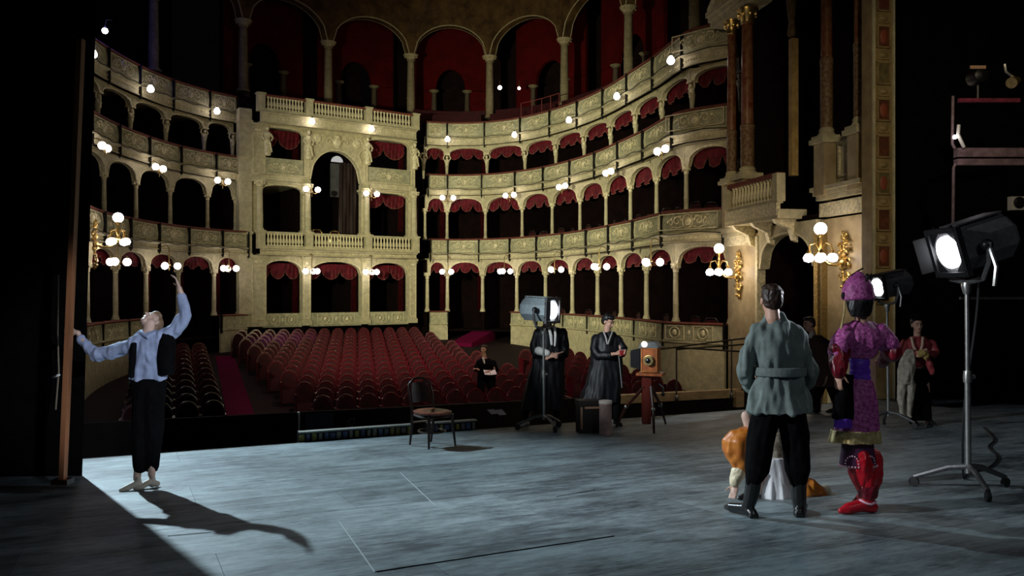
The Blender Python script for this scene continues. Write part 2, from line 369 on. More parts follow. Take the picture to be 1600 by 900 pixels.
def swag(P0, P1, ztop, drop, label, group, side_h, lobes=3):
    d = P1-P0; w = d.length-0.12; mid = (P0+P1)/2
    root = thing('box_curtain', label, 'curtain', (mid.x, mid.y, ztop-drop), 0, group)
    M = frame_m((mid.x, mid.y, 0), d); mb = MB(); mb.M = M; n = 30; nr = 5; vs_ = []
    def zb(x): return ztop-drop*(0.45+0.55*abs(math.sin(lobes*PI*(x/w+0.5)))**0.6)
    for j in range(nr+1):
        for i in range(n+1):
            x = -w/2+w*i/n; z = ztop+(zb(x)-ztop)*j/nr; y = 0.035*math.sin(x*34+j*0.6)*(0.4+j/nr)-0.05*abs(math.sin(lobes*PI*(x/w+0.5)))*j/nr
            vs_.append((x, y, z))
    fs_ = [(j*(n+1)+i, j*(n+1)+i+1, (j+1)*(n+1)+i+1, (j+1)*(n+1)+i) for j in range(nr) for i in range(n)]
    mb.add(vs_, fs_); v = mb.build('valance', CURT, root)
    fr = MB(); fr.M = M; fr.tube([vs_[nr*(n+1)+i] for i in range(n+1)], 0.014, 4); fr.build('fringe', FRINGE, v)
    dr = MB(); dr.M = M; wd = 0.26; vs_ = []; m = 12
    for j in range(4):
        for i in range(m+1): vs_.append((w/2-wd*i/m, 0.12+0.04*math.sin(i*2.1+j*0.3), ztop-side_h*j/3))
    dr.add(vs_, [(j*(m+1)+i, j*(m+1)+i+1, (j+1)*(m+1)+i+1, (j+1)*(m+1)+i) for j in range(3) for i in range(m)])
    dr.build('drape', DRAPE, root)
    return root

# ================================================================== tiers
def sdir(path, s, off):
    p, t, n = path.at(s); return p+n*off, t, n
def tier_profiles(k):
    zt, zb = ZT[k], ZB[k]; zc = zt-0.66 if k < 3 else zt-0.70
    return zt, zb, zc
def build_tier(side, k):
    path, ST = (RIGHT, ST_R) if side == 'right' else (LEFT, ST_L)
    zt, zb, zc = tier_profiles(k); off = OP[k]; oc = OC[k]; nb = len(ST)-1
    pm, tm, nm = path.at(ST[nb//2])
    root = thing('balcony_tier', f'{TIERN[k]} curving tier of cream stucco boxes on the {side} of the royal box', 'balcony', (pm.x, pm.y, zb))
    s0, s1 = ST[0], ST[-1]
    sweep(MB_ := MB(), path, s0, s1, [(-0.24, zt-0.07), (0.06, zt-0.07), (0.085, zt-0.035), (0.05, zt), (-0.24, zt)], 0.3, off); MB_.build('handrail', RAILP, root)
    m = MB(); sweep(m, path, s0, s1, [(-0.12, zc), (0.08, zc), (0.15, zc-0.03), (0.15, zc-0.06), (0.05, zc-0.10), (-0.12, zc-0.10)], 0.3, off); m.build('cornice', STUCCO, root)
    m = MB(); sweep(m, path, s0, s1, [(-0.14, zc-0.10), (0.03, zc-0.10), (0.03, zb+0.05), (0.07, zb+0.03), (0.07, zb), (-0.14, zb)], 0.3, off); m.build('fascia', STUCCO, root)
    m = MB(); beads(m, path, s0, s1, (zc-0.10+zb+0.05)/2, off, 0.16, 0.035 if k == 3 else 0.024); tag(m.build('bead_row', STUCCO2, root), kind='stuff')
    m = MB(); sweep(m, path, s0, s1, [(0.0, zb), (0.0, zb+0.06), (-2.7, zb+0.06), (-2.7, zb)], 0.5, off); m.build('soffit', STUCCO, root)
    m = MB(); sweep(m, path, s0, s1, [(-0.14, zc-0.06), (-0.14, zc-0.02), (-2.6, zc-0.02), (-2.6, zc-0.06)], 0.5, off); m.build('box_floor', DARKBOX, root)
    m = MB()
    pts = []
    for i in range(60):
        p, t, n = path.at(s0+(s1-s0)*i/59); q = p+n*(off-0.19); pts.append((q.x, q.y, zc-0.05-0.03*math.sin(i*1.3)))
    m.tube(pts, 0.013, 5); m.build('cable', STRAP, root)
    for i in range(nb):
        a, b = ST[i], ST[i+1]
        m = MB(); sweep(m, path, a+0.03, b-0.03, [(-0.12, zt-0.07), (0.0, zt-0.07), (0.035, zt-0.2), (0.055, zt-0.42), (0.03, zc), (-0.12, zc)], 0.3, off)
        pn = m.build('parapet_panel', PANEL, root)
        p, t, n = path.at((a+b)/2); q = p+n*(off-0.06); rz = math.atan2(t.y, t.x)
        if n.dot(Vector((-math.sin(rz), math.cos(rz)))) < 0: rz += PI
        sx = min(1.0, (b-a)/2.0)
        inst_w(ORN, 'ornament', pn, (q.x, q.y, (zt+zc)/2-0.02), rz, (sx, 1, 1.0))
        fr = panel_frame(b-a-0.26, 0.46); fr.M = Matrix.Identity(4)
        M = Matrix.Translation((q.x, q.y, (zt+zc)/2-0.02)) @ Matrix.Rotation(rz, 4, 'Z'); fr.v = [M @ v for v in fr.v]; fr.build('panel_frame', STUCCO2, pn)
        # opening below this front
        P0, _, n0 = sdir(path, a, oc); P1, _, n1 = sdir(path, b, oc)
        arch_plate(P0, P1, SPRING[k], APEX[k], zb+0.03, root, 0.10)
        Q0, _, _ = sdir(path, a, oc+0.18); Q1, _, _ = sdir(path, b, oc+0.18)
        drop = {1: 0.50, 2: 0.62, 3: 0.52}[k]
        if side == 'right' or k == 1: swag(Q0, Q1, APEX[k]+0.02, drop, f'crimson swag curtain in {ORD[i]} box {side} of the royal box, under the {TIERN[k]} tier', 'box curtains', {1: 2.2, 2: 1.9, 3: 1.25}[k])
    for i, s in enumerate(ST):
        P, t, n = sdir(path, s, oc); rz = math.atan2(t.y, t.x)
        if n.dot(Vector((-math.sin(rz), math.cos(rz)))) < 0: rz += PI
        cmx, cap = COLM[k]; zbase = {1: ZT[0]-0.04, 2: ZT[1]-0.02, 3: ZT[2]-0.16}[k]
        h = SPRING[k]+0.04-zbase
        hm = {1: 1.75, 2: 1.42, 3: 1.16}[k]
        c = inst_w(cmx, 'column', root, (P.x, P.y, zbase), rz, (1, 1, h/hm)); inst(cap, cap.name.split('.')[0], c)
        if s > 0.1 or side == 'left':
            j = MB(); q0, _, _ = sdir(path, s, off-0.02); j.M = Matrix.Translation((q0.x, q0.y, 0)) @ Matrix.Rotation(rz, 4, 'Z')
            j.box((0, -0.05, (zt+zb)/2-0.06), (0.035, 0.12, zt-zb+0.06)); j.ball((0, -0.05, zb-0.10), (0.03, 0.03, 0.05), 6, 4)
            j.build('conduit', STRAP, root)
        m = MB(); a_, _, _ = sdir(path, s, oc+0.10); b_, _, _ = sdir(path, s, 2.65); d = b_-a_; m.M = frame_m((a_.x, a_.y, 0), d)
        zf = {1: -3.2, 2: 1.5, 3: 4.5}[k]
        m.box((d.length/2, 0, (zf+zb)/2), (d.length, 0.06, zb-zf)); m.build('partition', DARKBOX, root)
    return root
for sd in ('right', 'left'):
    for k in (1, 2, 3): build_tier(sd, k)
# ground-level box fronts, open where the side aisles enter
def ground_front(side, path, ST, gaps):
    zt = ZT[0]; pm, _, _ = path.at(ST[len(ST)//2])
    root = thing('parterre_parapet', f'cream stucco front of the ground level boxes on the {side} side of the stalls', 'parapet', (pm.x, pm.y, -3.4))
    for i in range(len(ST)-1):
        if i in gaps: continue
        a, b = ST[i], ST[i+1]
        m = MB(); sweep(m, path, a, b, [(-0.22, zt-0.06), (0.05, zt-0.06), (0.07, zt-0.03), (0.04, zt), (-0.22, zt)], 0.3); m.build('handrail', RAILP, root)
        m = MB(); sweep(m, path, a+0.015, b-0.015, [(-0.12, zt-0.06), (0.0, zt-0.06), (0.02, zt-0.55), (-0.12, zt-0.55)], 0.3); pn = m.build('parapet_panel', PANEL, root)
        p, t, n = path.at((a+b)/2); q = p-n*0.02; rz = math.atan2(t.y, t.x)
        if n.dot(Vector((-math.sin(rz), math.cos(rz)))) < 0: rz += PI
        inst_w(ORNSQ, 'ornament', pn, (q.x, q.y, zt-0.30), rz, (min(1.05, (b-a)/2.05), 1, 1))
        m = MB(); sweep(m, path, a, b, [(-0.12, zt-0.55), (0.06, zt-0.55), (0.06, zt-0.60), (0.0, zt-0.64), (0.0, -3.6), (-0.12, -3.6)], 0.3); m.build('dado', STUCCO, root)
        P, t, n = path.at(b); rz2 = math.atan2(t.y, t.x); j = MB(); j.M = Matrix.Translation((P.x, P.y, 0)) @ Matrix.Rotation(rz2, 4, 'Z'); j.box((0, 0, zt-0.36), (0.04, 0.12, 0.75)); j.build('conduit', STRAP, root)
    m = MB(); sweep(m, path, ST[0], ST[-1], [(-0.14, -1.85), (-0.14, -1.8), (-2.6, -1.8), (-2.6, -1.85)], 0.5); m.build('box_floor', DARKBOX, root)
    return root
ground_front('right', RIGHT, ST_R, (1, 2)); ground_front('left', LEFT, ST_L, (1, 2))

# ================================================================== royal box
def rp(s, off): p, t, n = ROYAL.at(s); return p+n*off
pm = ROYAL.at(RL/2)[0]
royal = thing('royal_box', 'projecting royal box with tall central arch and two balustrades facing the stage', 'box', (pm.x, pm.y, -1.5))
_, RT, RN = ROYAL.at(3.0); RRZ = math.atan2(RT.y, RT.x)
if RN.dot(Vector((-math.sin(RRZ), math.cos(RRZ)))) < 0: RRZ += PI
FR = -0.25                                                         # the front stands proud of the side tiers
balm = MB().lathe([(0.055, 0), (0.055, 0.04), (0.03, 0.06), (0.062, 0.17), (0.05, 0.25), (0.028, 0.36), (0.04, 0.40), (0.03, 0.42), (0.055, 0.44), (0.055, 0.48)], 8).mesh('baluster', STUCCO2)
def balustrade(zt, zb, counts, rail_m):
    for i in range(3):
        a, b = ST_C[i], ST_C[i+1]
        for prof, nm, mm in (([(-0.1, zt-0.08), (0.1, zt-0.08), (0.12, zt-0.04), (0.1, zt), (-0.1, zt)], 'handrail', rail_m), ([(-0.1, zt-0.68), (0.1, zt-0.68), (0.1, zt-0.56), (-0.1, zt-0.56)], 'plinth', STUCCO)):
            m = MB(); sweep(m, ROYAL, a, b, prof, 2, FR); m.build(nm, mm, royal)
        n = counts[i]
        for q in range(n):
            p = rp(a+0.24+(b-a-0.48)*(q+0.5)/n, FR); inst_w(balm, 'baluster', royal, (p.x, p.y, zt-0.56))
    for s in ST_C:
        p = rp(s, FR); m = MB(); m.M = Matrix.Translation((p.x, p.y, 0)) @ Matrix.Rotation(RRZ, 4, 'Z')
        m.box((0, 0, zt-0.33), (0.30, 0.26, 0.72)); m.box((0, 0, zt+0.01), (0.36, 0.32, 0.06)); m.build('pedestal', STUCCO, royal)
    m = MB(); sweep(m, ROYAL, -0.1, RL+0.0, [(-0.1, zt-0.68), (0.14, zt-0.68), (0.24, zt-0.72), (0.24, zt-0.76), (0.10, zt-0.80), (0.10, zb+0.05), (0.14, zb+0.03), (0.14, zb), (-0.1, zb)], 2, FR); m.build('entablature', STUCCO, royal)
    m = MB(); beads(m, ROYAL, 0, RL, (zt-0.80+zb+0.05)/2, FR, 0.16, 0.032, 0.1); tag(m.build('bead_row', STUCCO2, royal), kind='stuff')
    m = MB(); sweep(m, ROYAL, 0, RL, [(0.05, zb), (0.05, zb+0.06), (-4.2, zb+0.06), (-4.2, zb)], 2, 0); m.build('soffit', STUCCO, royal)
balustrade(2.37, 1.42, (12, 16, 12), STUCCO); balustrade(7.85, 6.72, (12, 16, 12), RAILP)
OCR = 0.15
def pier(s, z0, z1, w_, d_, nm='pier', off=OCR):
    p = rp(s, off); m = MB(); m.M = Matrix.Translation((p.x, p.y, 0)) @ Matrix.Rotation(RRZ, 4, 'Z')
    m.box((0, 0, (z0+z1)/2), (w_, d_, z1-z0)); m.box((0, 0, z0+0.10), (w_+0.08, d_+0.08, 0.2)); m.box((0, 0, z1-0.05), (w_+0.12, d_+0.12, 0.1)); m.box((0, 0, z1-0.16), (w_+0.06, d_+0.06, 0.05))
    o = m.build(nm, STUCCO, royal)
    f = MB(); f.M = m.M; h = z1-z0-0.75
    for x in (-w_/2+0.05, w_/2-0.05): f.box((x, -d_/2-0.01, (z0+z1)/2-0.05), (0.03, 0.03, h))
    f.box((0, -d_/2-0.01, z1-0.42), (w_-0.1, 0.03, 0.03)); f.box((0, -d_/2-0.01, z0+0.3), (w_-0.1, 0.03, 0.03)); f.ball((0, -d_/2, z1-0.26), (w_*0.28, 0.04, 0.07), 8, 5)
    f.build('panel_frame', STUCCO2, o)
    return o
RCOL = column_meshes(2.03, 0.13)
def statue(s, z0, h):
    p = rp(s, FR+0.05); m = MB(); m.M = Matrix.Translation((p.x, p.y, z0)) @ Matrix.Rotation(RRZ, 4, 'Z') @ Matrix.Diagonal((h, h, h, 1))
    m.lathe([(0.10, 0), (0.12, 0.05), (0.09, 0.2), (0.11, 0.38), (0.08, 0.52), (0.12, 0.66), (0.10, 0.72), (0.04, 0.77)], 10, sy=0.8)
    m.ball((0, -0.01, 0.85), (0.06, 0.065, 0.08), 8, 6)
    for f in (-1, 1): m.tube([(f*0.11, 0, 0.69), (f*0.17, -0.03, 0.56), (f*0.10, -0.09, 0.47)], 0.032, 6)
    m.tube([(-0.1, -0.05, 0.62), (0.05, -0.1, 0.40), (0.12, -0.06, 0.10)], 0.03, 5)
    m.build('caryatid', STUCCO2, royal)
for i, s in enumerate(ST_C):
    wide = 0.62 if i == 0 else 0.30
    pier(s, -1.45, 1.42, wide if i in (0,) else 0.36, 0.36)
    p = rp(s, FR+0.12)
    c = inst_w(RCOL[0], 'column', royal, (p.x, p.y, 2.37), 0, (1, 1, 1)); inst(RCOL[1], 'capital', c)
    pier(s, 2.3, 4.40, 0.50 if i == 0 else 0.16, 0.26, off=OCR+0.25)
    pier(s, 4.40, 6.72, 0.56 if i == 0 else 0.24, 0.34, off=OCR)
    statue(s if i else s+0.28, 5.42, 1.28)
m = MB(); p = rp(0, OCR+0.05)-RT*0.52; m.M = Matrix.Translation((p.x, p.y, 0)) @ Matrix.Rotation(RRZ, 4, 'Z'); m.box((0, 0, 2.9), (0.50, 0.40, 8.7))
for zz in (-0.9, 1.42, 2.3, 4.40, 5.35, 6.75): m.box((0, -0.02, zz), (0.56, 0.48, 0.10))
m.build('corner_pier', STUCCO, royal, False)
for i in range(3):
    a, b = ST_C[i], ST_C[i+1]; P0, P1 = rp(a, OCR), rp(b, OCR)
    arch_plate(P0, P1, 0.62, 1.22, 1.45, royal, 0.16, 0.2)
    Q0, Q1 = rp(a, OCR+0.5), rp(b, OCR+0.5)
    swag(Q0, Q1, 1.14, 0.66, f'crimson swag curtain in the {("left","middle","right")[i]} arch below the royal box', 'box curtains', 2.3)
    m = MB(); sweep(m, ROYAL, a+0.18, b-0.18, [(-0.1, -1.5), (0.0, -1.5), (0.0, -0.93), (-0.1, -0.93)], 2, OCR-0.1); pn = m.build('parapet_panel', PANEL, royal)
    q = rp((a+b)/2, OCR-0.12); inst_w(ORNSQ, 'ornament', pn, (q.x, q.y, -1.2), RRZ, ((b-a)/2.4, 1, 1.0))
    if i != 1:
        m = MB(); sweep(m, ROYAL, a+0.15, b-0.15, [(-0.12, 4.72), (0.06, 4.72), (0.06, 5.30), (0.1, 5.33), (0.1, 5.37), (-0.2, 5.37)], 2, OCR-0.1); pn = m.build('parapet_panel', PANEL, royal)
        q = rp((a+b)/2, OCR-0.18); inst_w(ORN, 'ornament', pn, (q.x, q.y, 5.02), RRZ, (0.9, 1, 0.9))
        m = MB(); sweep(m, ROYAL, a, b, [(-0.2, 4.36), (0.12, 4.36), (0.12, 4.42), (0.05, 4.46), (0.05, 4.66), (0.14, 4.70), (0.14, 4.74), (-0.2, 4.74)], 2, OCR-0.1); m.build('entablature', STUCCO, royal)
        m = MB(); sweep(m, ROYAL, a, b, [(0, 4.38), (0, 4.44), (-4, 4.44), (-4, 4.38)], 2, OCR); m.build('soffit', STUCCO, royal)
        arch_plate(P0, P1, 3.98, 4.30, 4.42, royal, 0.10, 0.2); arch_plate(P0, P1, 6.40, 6.64, 6.75, royal, 0.10, 0.2)
        for kk, (zz, dd) in list(enumerate(((4.28, 0.6), (6.64, 0.75))))[1 if i == 0 else 0:]:
            swag(Q0, Q1, zz, dd, f'crimson swag curtain in the {("lower","upper")[kk]} bay on the {"left" if i == 0 else "right"} of the royal arch', 'box curtains', 1.6, 2)
    else:
        arch_plate(P0, P1, 4.62, 5.92, 6.75, royal, 0.16, 0.3, 2.0)
        m = MB(); q = rp((a+b)/2, OCR-0.18); m.M = Matrix.Translation((q.x, q.y, 0)) @ Matrix.Rotation(RRZ, 4, 'Z')
        m.ball((0, -0.03, 6.28), (0.20, 0.10, 0.26), 10, 7); m.ball((0, -0.06, 6.50), (0.16, 0.08, 0.08), 8, 5)
        for f in (-1, 1):
            spiral(m, f*0.36, 6.30, 0.17, PI, -1.2, 0.035, f, -0.04); m.ball((f*0.9, 0, 6.32), (0.19, 0.06, 0.21), 10, 6); spiral(m, f*0.9, 6.32, 0.24, 0, 1.0, 0.03, f, -0.05)
            m.tube([(f*1.1, -0.02, 6.02), (f*0.98, -0.03, 5.8), (f*1.12, -0.02, 5.5)], 0.03, 5); spiral(m, f*0.62, 6.42, 0.12, 0, 1.2, 0.025, f, -0.03)
        m.build('cartouche', STUCCO2, royal)
for s in (0.0, ST_C[1], ST_C[2], RL):
    m = MB(); a_ = rp(s, OCR+0.2); b_ = rp(s, 4.2); d = b_-a_; m.M = frame_m((a_.x, a_.y, 0), d)
    for z0, z1 in ((-3.2, 1.4), (1.45, 4.4), (4.45, 6.7)):
        if z0 > 4 and s in (ST_C[1], ST_C[2]) or z0 < 4: m.box((d.length/2, 0, (z0+z1)/2), (d.length, 0.08, z1-z0))
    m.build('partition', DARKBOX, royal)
# lit vestibule seen through the royal arch
ANTE = mat('grey_vestibule_wall', (0.10, 0.10, 0.11), 0.8, var=0.3, scale=3)
m = MB(); q = rp(4.15, 2.0); m.M = Matrix.Translation((q.x, q.y, 0)) @ Matrix.Rotation(RRZ, 4, 'Z'); m.box((0.05, 0, 4.95), (0.62, 0.1, 1.5)); m.build('vestibule_panel', ANTE, royal)
m = MB(); m.M = Matrix.Translation((q.x, q.y, 0)) @ Matrix.Rotation(RRZ, 4, 'Z')
m.prism([(0.05+0.27*math.cos(PI*k/10), 5.78+0.27*math.sin(PI*k/10)) for k in range(11)], -0.05, 0.05)
m.build('lunette_pane', mat('lit_lunette', (0.5, 0.5, 0.55), 0.6, emit=(0.75, 0.75, 0.8), estr=0.40), royal)
# side drapes inside the royal arch
m = MB(); q = rp(4.25, 0.9); m.M = Matrix.Translation((q.x, q.y, 0)) @ Matrix.Rotation(RRZ, 4, 'Z'); vs_ = []
for j in range(7):
    for i in range(25): vs_.append((-0.42+0.84*i/24, 0.07*math.sin(i*1.35+j*0.2), 5.6-3.1*j/6))
m.add(vs_, [(j*25+i, j*25+i+1, (j+1)*25+i+1, (j+1)*25+i) for j in range(6) for i in range(24)])
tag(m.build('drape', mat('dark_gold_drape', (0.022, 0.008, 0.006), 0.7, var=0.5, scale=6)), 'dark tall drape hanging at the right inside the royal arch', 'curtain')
# recess beside the royal box
m = MB(); a_ = rp(RL, 0.9); b_ = RIGHT.at(0)[0]+RIGHT.at(0)[2]*0.9; m.M = frame_m((a_.x, a_.y, 0), b_-a_); m.box(((b_-a_).length/2, 0, 3.0), ((b_-a_).length+0.3, 0.1, 9.5)); m.build('recess_back', DARKBOX, wall_back)

# ================================================================== gallery arcade above the third tier
GC = [(240, 41), (380, 37.2), (513, 34.2), (642, 32.4), (765, 32.2), (882, 34.6), (982, 39.0), (1085, 46)]
gpts = [Vector(((x-800)/s, FPX/s)) for x, s in GC]
gal = thing('gallery_arcade', 'tall arcade of round arches above the third tier', 'arcade', (gpts[3].x, gpts[3].y, 8.3))
mat('shaded_gallery_gilt', (0.34, 0.28, 0.16), 0.6, var=0.3, scale=12); GSTU = mat('shaded_gallery_stucco', (0.21, 0.17, 0.095), 0.75, var=0.3, scale=5); GSTU2 = mat('deep_shade_gallery_stucco', (0.07, 0.05, 0.03), 0.8, var=0.3, scale=5); GCOL = column_meshes(3.0, 0.19, GSTU, mat('shaded_gallery_gilt', (0.34, 0.28, 0.16), 0.6, var=0.3, scale=12)); GCOL2 = column_meshes(3.0, 0.19, GSTU2, GSTU)  # gallery stucco and gilt darkened to stand in for weaker light up here
for i, p in enumerate(gpts):
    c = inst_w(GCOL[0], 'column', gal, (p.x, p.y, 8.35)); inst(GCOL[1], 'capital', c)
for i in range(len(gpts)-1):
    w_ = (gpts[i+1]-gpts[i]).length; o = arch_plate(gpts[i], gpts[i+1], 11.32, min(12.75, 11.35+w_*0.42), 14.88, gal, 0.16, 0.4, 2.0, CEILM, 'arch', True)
# inner row of arches at the back of the gallery, doors between
for i in range(1, len(gpts)-2):
    d = (gpts[i+1]-gpts[i]); n = Vector((-d.y, d.x)).normalized(); n = n if n.y > 0 else -n
    a, b = gpts[i]+d*0.03+n*2.0, gpts[i]+d*0.97+n*2.0
    arch_plate(a, b, 10.1, 11.2, 14.6, gal, d.length*0.27, 0.2, 2.0, GALRED, 'inner_arch', False)
    for q0_, q1_ in ((a, a+(b-a)*0.28), (b-(b-a)*0.28, b)):
        wq = MB(); wq.M = frame_m((q0_.x, q0_.y, 0), q1_-q0_); wq.box(((q1_-q0_).length/2, 0, 9.3), ((q1_-q0_).length, 0.2, 1.7)); wq.build('inner_wall', GALRED, gal, False)
    for q in (a+d*0.25-n*0.15, b-d*0.25-n*0.15):
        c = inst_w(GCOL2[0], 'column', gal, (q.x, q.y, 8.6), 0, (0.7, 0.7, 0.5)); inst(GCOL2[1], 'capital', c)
# gallery steps with benches
m = MB()
for r_ in range(3):
    for pth, e in ((RIGHT, 19.6), (LEFT, 13.0), (ROYAL, RL)):
        sweep(m, pth, 0, e, [(-0.9-0.8*r_, 7.1+0.35*r_), (-0.9-0.8*r_, 7.5+0.35*r_), (-5.3, 7.5+0.35*r_), (-5.3, 7.1+0.35*r_)], 0.6)
tag(m.build('floor', DARKFL), 'dark stepped floor of the gallery above the third tier', kind='structure')
def bench(path, s0, s1, off, z, lab):
    p, _, _ = path.at((s0+s1)/2); root = thing('gallery_bench', lab, 'bench', (p.x, p.y, z), 0, 'gallery benches')
    m = MB(); sweep(m, path, s0, s1, [(0, z+0.40), (0, z+0.46), (-0.35, z+0.46), (-0.35, z+0.40)], 0.5, off); m.build('seat', PLUSH, root)
    m = MB(); sweep(m, path, s0, s1, [(-0.33, z+0.46), (-0.33, z+0.85), (-0.38, z+0.85), (-0.38, z+0.46)], 0.5, off); m.build('backrest', PLUSH, root)
    for q in (s0+0.1, s1-0.1):
        pp, t, n = path.at(q); pp = pp+n*(off+0.18); m = MB(); m.box((pp.x, pp.y, z+0.2), (0.06, 0.3, 0.4)); m.build('leg', PLUSH, root)
for r_ in range(2):
    for j, (a, b) in enumerate(((0.3, 2.4), (2.7, 5.6), (6.0, 9.6))):
        bench(RIGHT, a, b, 1.15+0.8*r_, 7.5+0.35*r_, f'dark red gallery bench, {ORD[j]} from the royal box, {("front","rear")[r_]} row behind the third tier rail')
# gallery guard rail
p0, p1 = RIGHT.at(4.3), RIGHT.at(6.6); m = MB()
A_ = [(*(RIGHT.at(4.3+0.575*i)[0]+RIGHT.at(4.3+0.575*i)[2]*0.85), 7.8) for i in range(5)]
for q in A_: m.tube([q, (q[0], q[1], 8.5)], 0.018, 5)
m.tube([(q[0], q[1], 8.5) for q in A_], 0.02, 5)
tag(m.build('guard_rail', mat('red_rail', (0.18, 0.02, 0.02), 0.5)), 'thin reddish guard rail standing on the gallery behind the third tier', 'rail')

# ================================================================== globe lamps
def lamp_rot(t, n):
    rz = math.atan2(t.y, t.x)
    return rz+PI if n.dot(Vector((-math.sin(rz), math.cos(rz)))) < 0 else rz
def lamp(kind, loc, rz, label):
    root = thing('globe_lamp', label, 'lamp', loc, rz, 'globe lamps along the tier fronts')
    a = MB(); gl = []
    if kind == 3:                                                  # hanging three-globe bracket; local -y to the hall
        a.tube([(0, 0.38, 0.62), (0, 0.1, 0.72), (0, 0, 0.60), (0, 0, 0)], 0.016, 6); a.ball((0, 0, 0.02), (0.05, 0.05, 0.06), 8, 6); a.ball((0, 0, -0.12), (0.025, 0.025, 0.07), 6, 5)
        for q in range(3):
            an = PI/2*3+q*2*PI/3+0.5; x, y = 0.27*math.cos(an), 0.27*math.sin(an)
            a.tube([(0, 0, 0.05), (x*0.5, y*0.5, -0.04), (x*0.95, y*0.95, 0.02), (x, y, 0.12)], 0.014, 5); a.lathe([(0.05, 0), (0.03, 0.05), (0.02, 0.09)], 8, (x, y, 0.08)); gl.append((x, y, -0.01))
    elif kind == 2:
        a.tube([(0, 0.42, 0.30), (0, 0.2, 0.34), (0, 0.0, 0.22), (0, 0, -0.16)], 0.016, 6); a.ball((0, 0, -0.02), (0.04, 0.04, 0.06), 8, 6); a.ball((0, 0, -0.18), (0.022, 0.022, 0.05), 6, 4)
        for f in (-1, 1):
            a.tube([(0, 0, -0.04), (f*0.13, 0, -0.09), (f*0.25, 0, -0.02)], 0.014, 5); a.lathe([(0.02, 0), (0.05, 0.03), (0.05, 0.05)], 8, (f*0.25, 0, -0.04)); gl.append((f*0.25, 0, 0.09))
    else:
        a.tube([(0, 0.5, 0.16), (0, 0.25, 0.26), (0, 0, 0.2), (0, 0, 0.13)], 0.015, 6); a.lathe([(0.05, 0.10), (0.045, 0.15), (0.02, 0.18)], 8); a.ball((0, 0.5, 0.16), (0.05, 0.03, 0.06), 8, 5); gl.append((0, 0, 0.0))
    a.local('bracket', BRASS, root)
    for g in gl:
        m = MB()
        if kind == 1: m.lathe([(0.001, -0.13), (0.07, -0.115), (0.115, -0.06), (0.12, 0.0), (0.09, 0.07), (0.05, 0.12), (0.04, 0.14)], 12, g)
        else: m.ball(g, 0.118, 14, 10)
        m.local('globe', GLOBE, root)
    return root
for sd, pth, ST in (('right', RIGHT, ST_R), ('left', LEFT, ST_L)):
    idx = [i for i in range(1, len(ST)-1, 2)]
    for j, i in enumerate(idx):
        P, t, n = pth.at(ST[i]); rz = lamp_rot(t, n)
        q = P-n*0.42; lamp(3, (q.x, q.y, 0.86), rz, f'three-globe brass lamp below the first tier, {ORD[j]} to the {sd} of the royal box')
        q = P+n*(OP[2]-0.42); lamp(2, (q.x, q.y, 4.15), rz, f'two-globe lamp below the second tier, {ORD[j]} to the {sd} of the royal box')
        q = P+n*(OP[3]-0.45); lamp(1, (q.x, q.y, 6.98), rz, f'single pear bulb on the third tier fascia, {ORD[j]} to the {sd} of the royal box')
for j, s in enumerate(ST_C[1:3]):
    sdn = ('left', 'right')[j]; q = rp(s, FR-0.35)
    lamp(3, (q.x, q.y, 0.80), RRZ, f'three-globe lamp on the {sdn} pier under the royal balustrade')
    lamp(2, (q.x, q.y, 4.05), RRZ, f'two-globe lamp on the {sdn} column of the royal arch')
    lamp(1, (q.x, q.y, 6.92), RRZ, f'single bulb above the {sdn} side of the royal arch')
for j, (x, y, s) in enumerate(((781, 137, 33), (811, 138, 32.6), (164, 48, 47))):
    p = at(x, y, FPX/s); root = thing('gallery_lamp', ('bright bulb in front of the dark gallery arch', 'smaller dim bulb deep in the dark gallery arch', 'bulb on the upper left gallery front')[j], 'lamp', p)
    MB().ball((0, 0, 0), 0.10 if j != 1 else 0.07, 10, 8).local('bulb', GLOBE, root); MB().lathe([(0.05, 0.08), (0.04, 0.14), (0.015, 0.17)], 8).local('socket', BRASS, root); MB().tube([(0, 0, 0.16), (0, 0.1, 0.4), (0, 0.5, 0.5)], 0.014, 5).local('arm', BRASS, root)
point('gallery_point_light', at(800, 110, 38.2), 6, (1.0, 0.7, 0.5)); point('gallery_point_light', at(700, 120, 38.6), 6, (1.0, 0.6, 0.45)); point('gallery_point_light', at(930, 80, 34.0), 6, (1.0, 0.6, 0.45))  # gallery point lights; only the first stands near a bulb
point('gallery_blue_fill', at(175, 20, 27.0), 90, (0.08, 0.10, 1.0))  # unseen blue light added for the bluish haze, with no lamp of its own
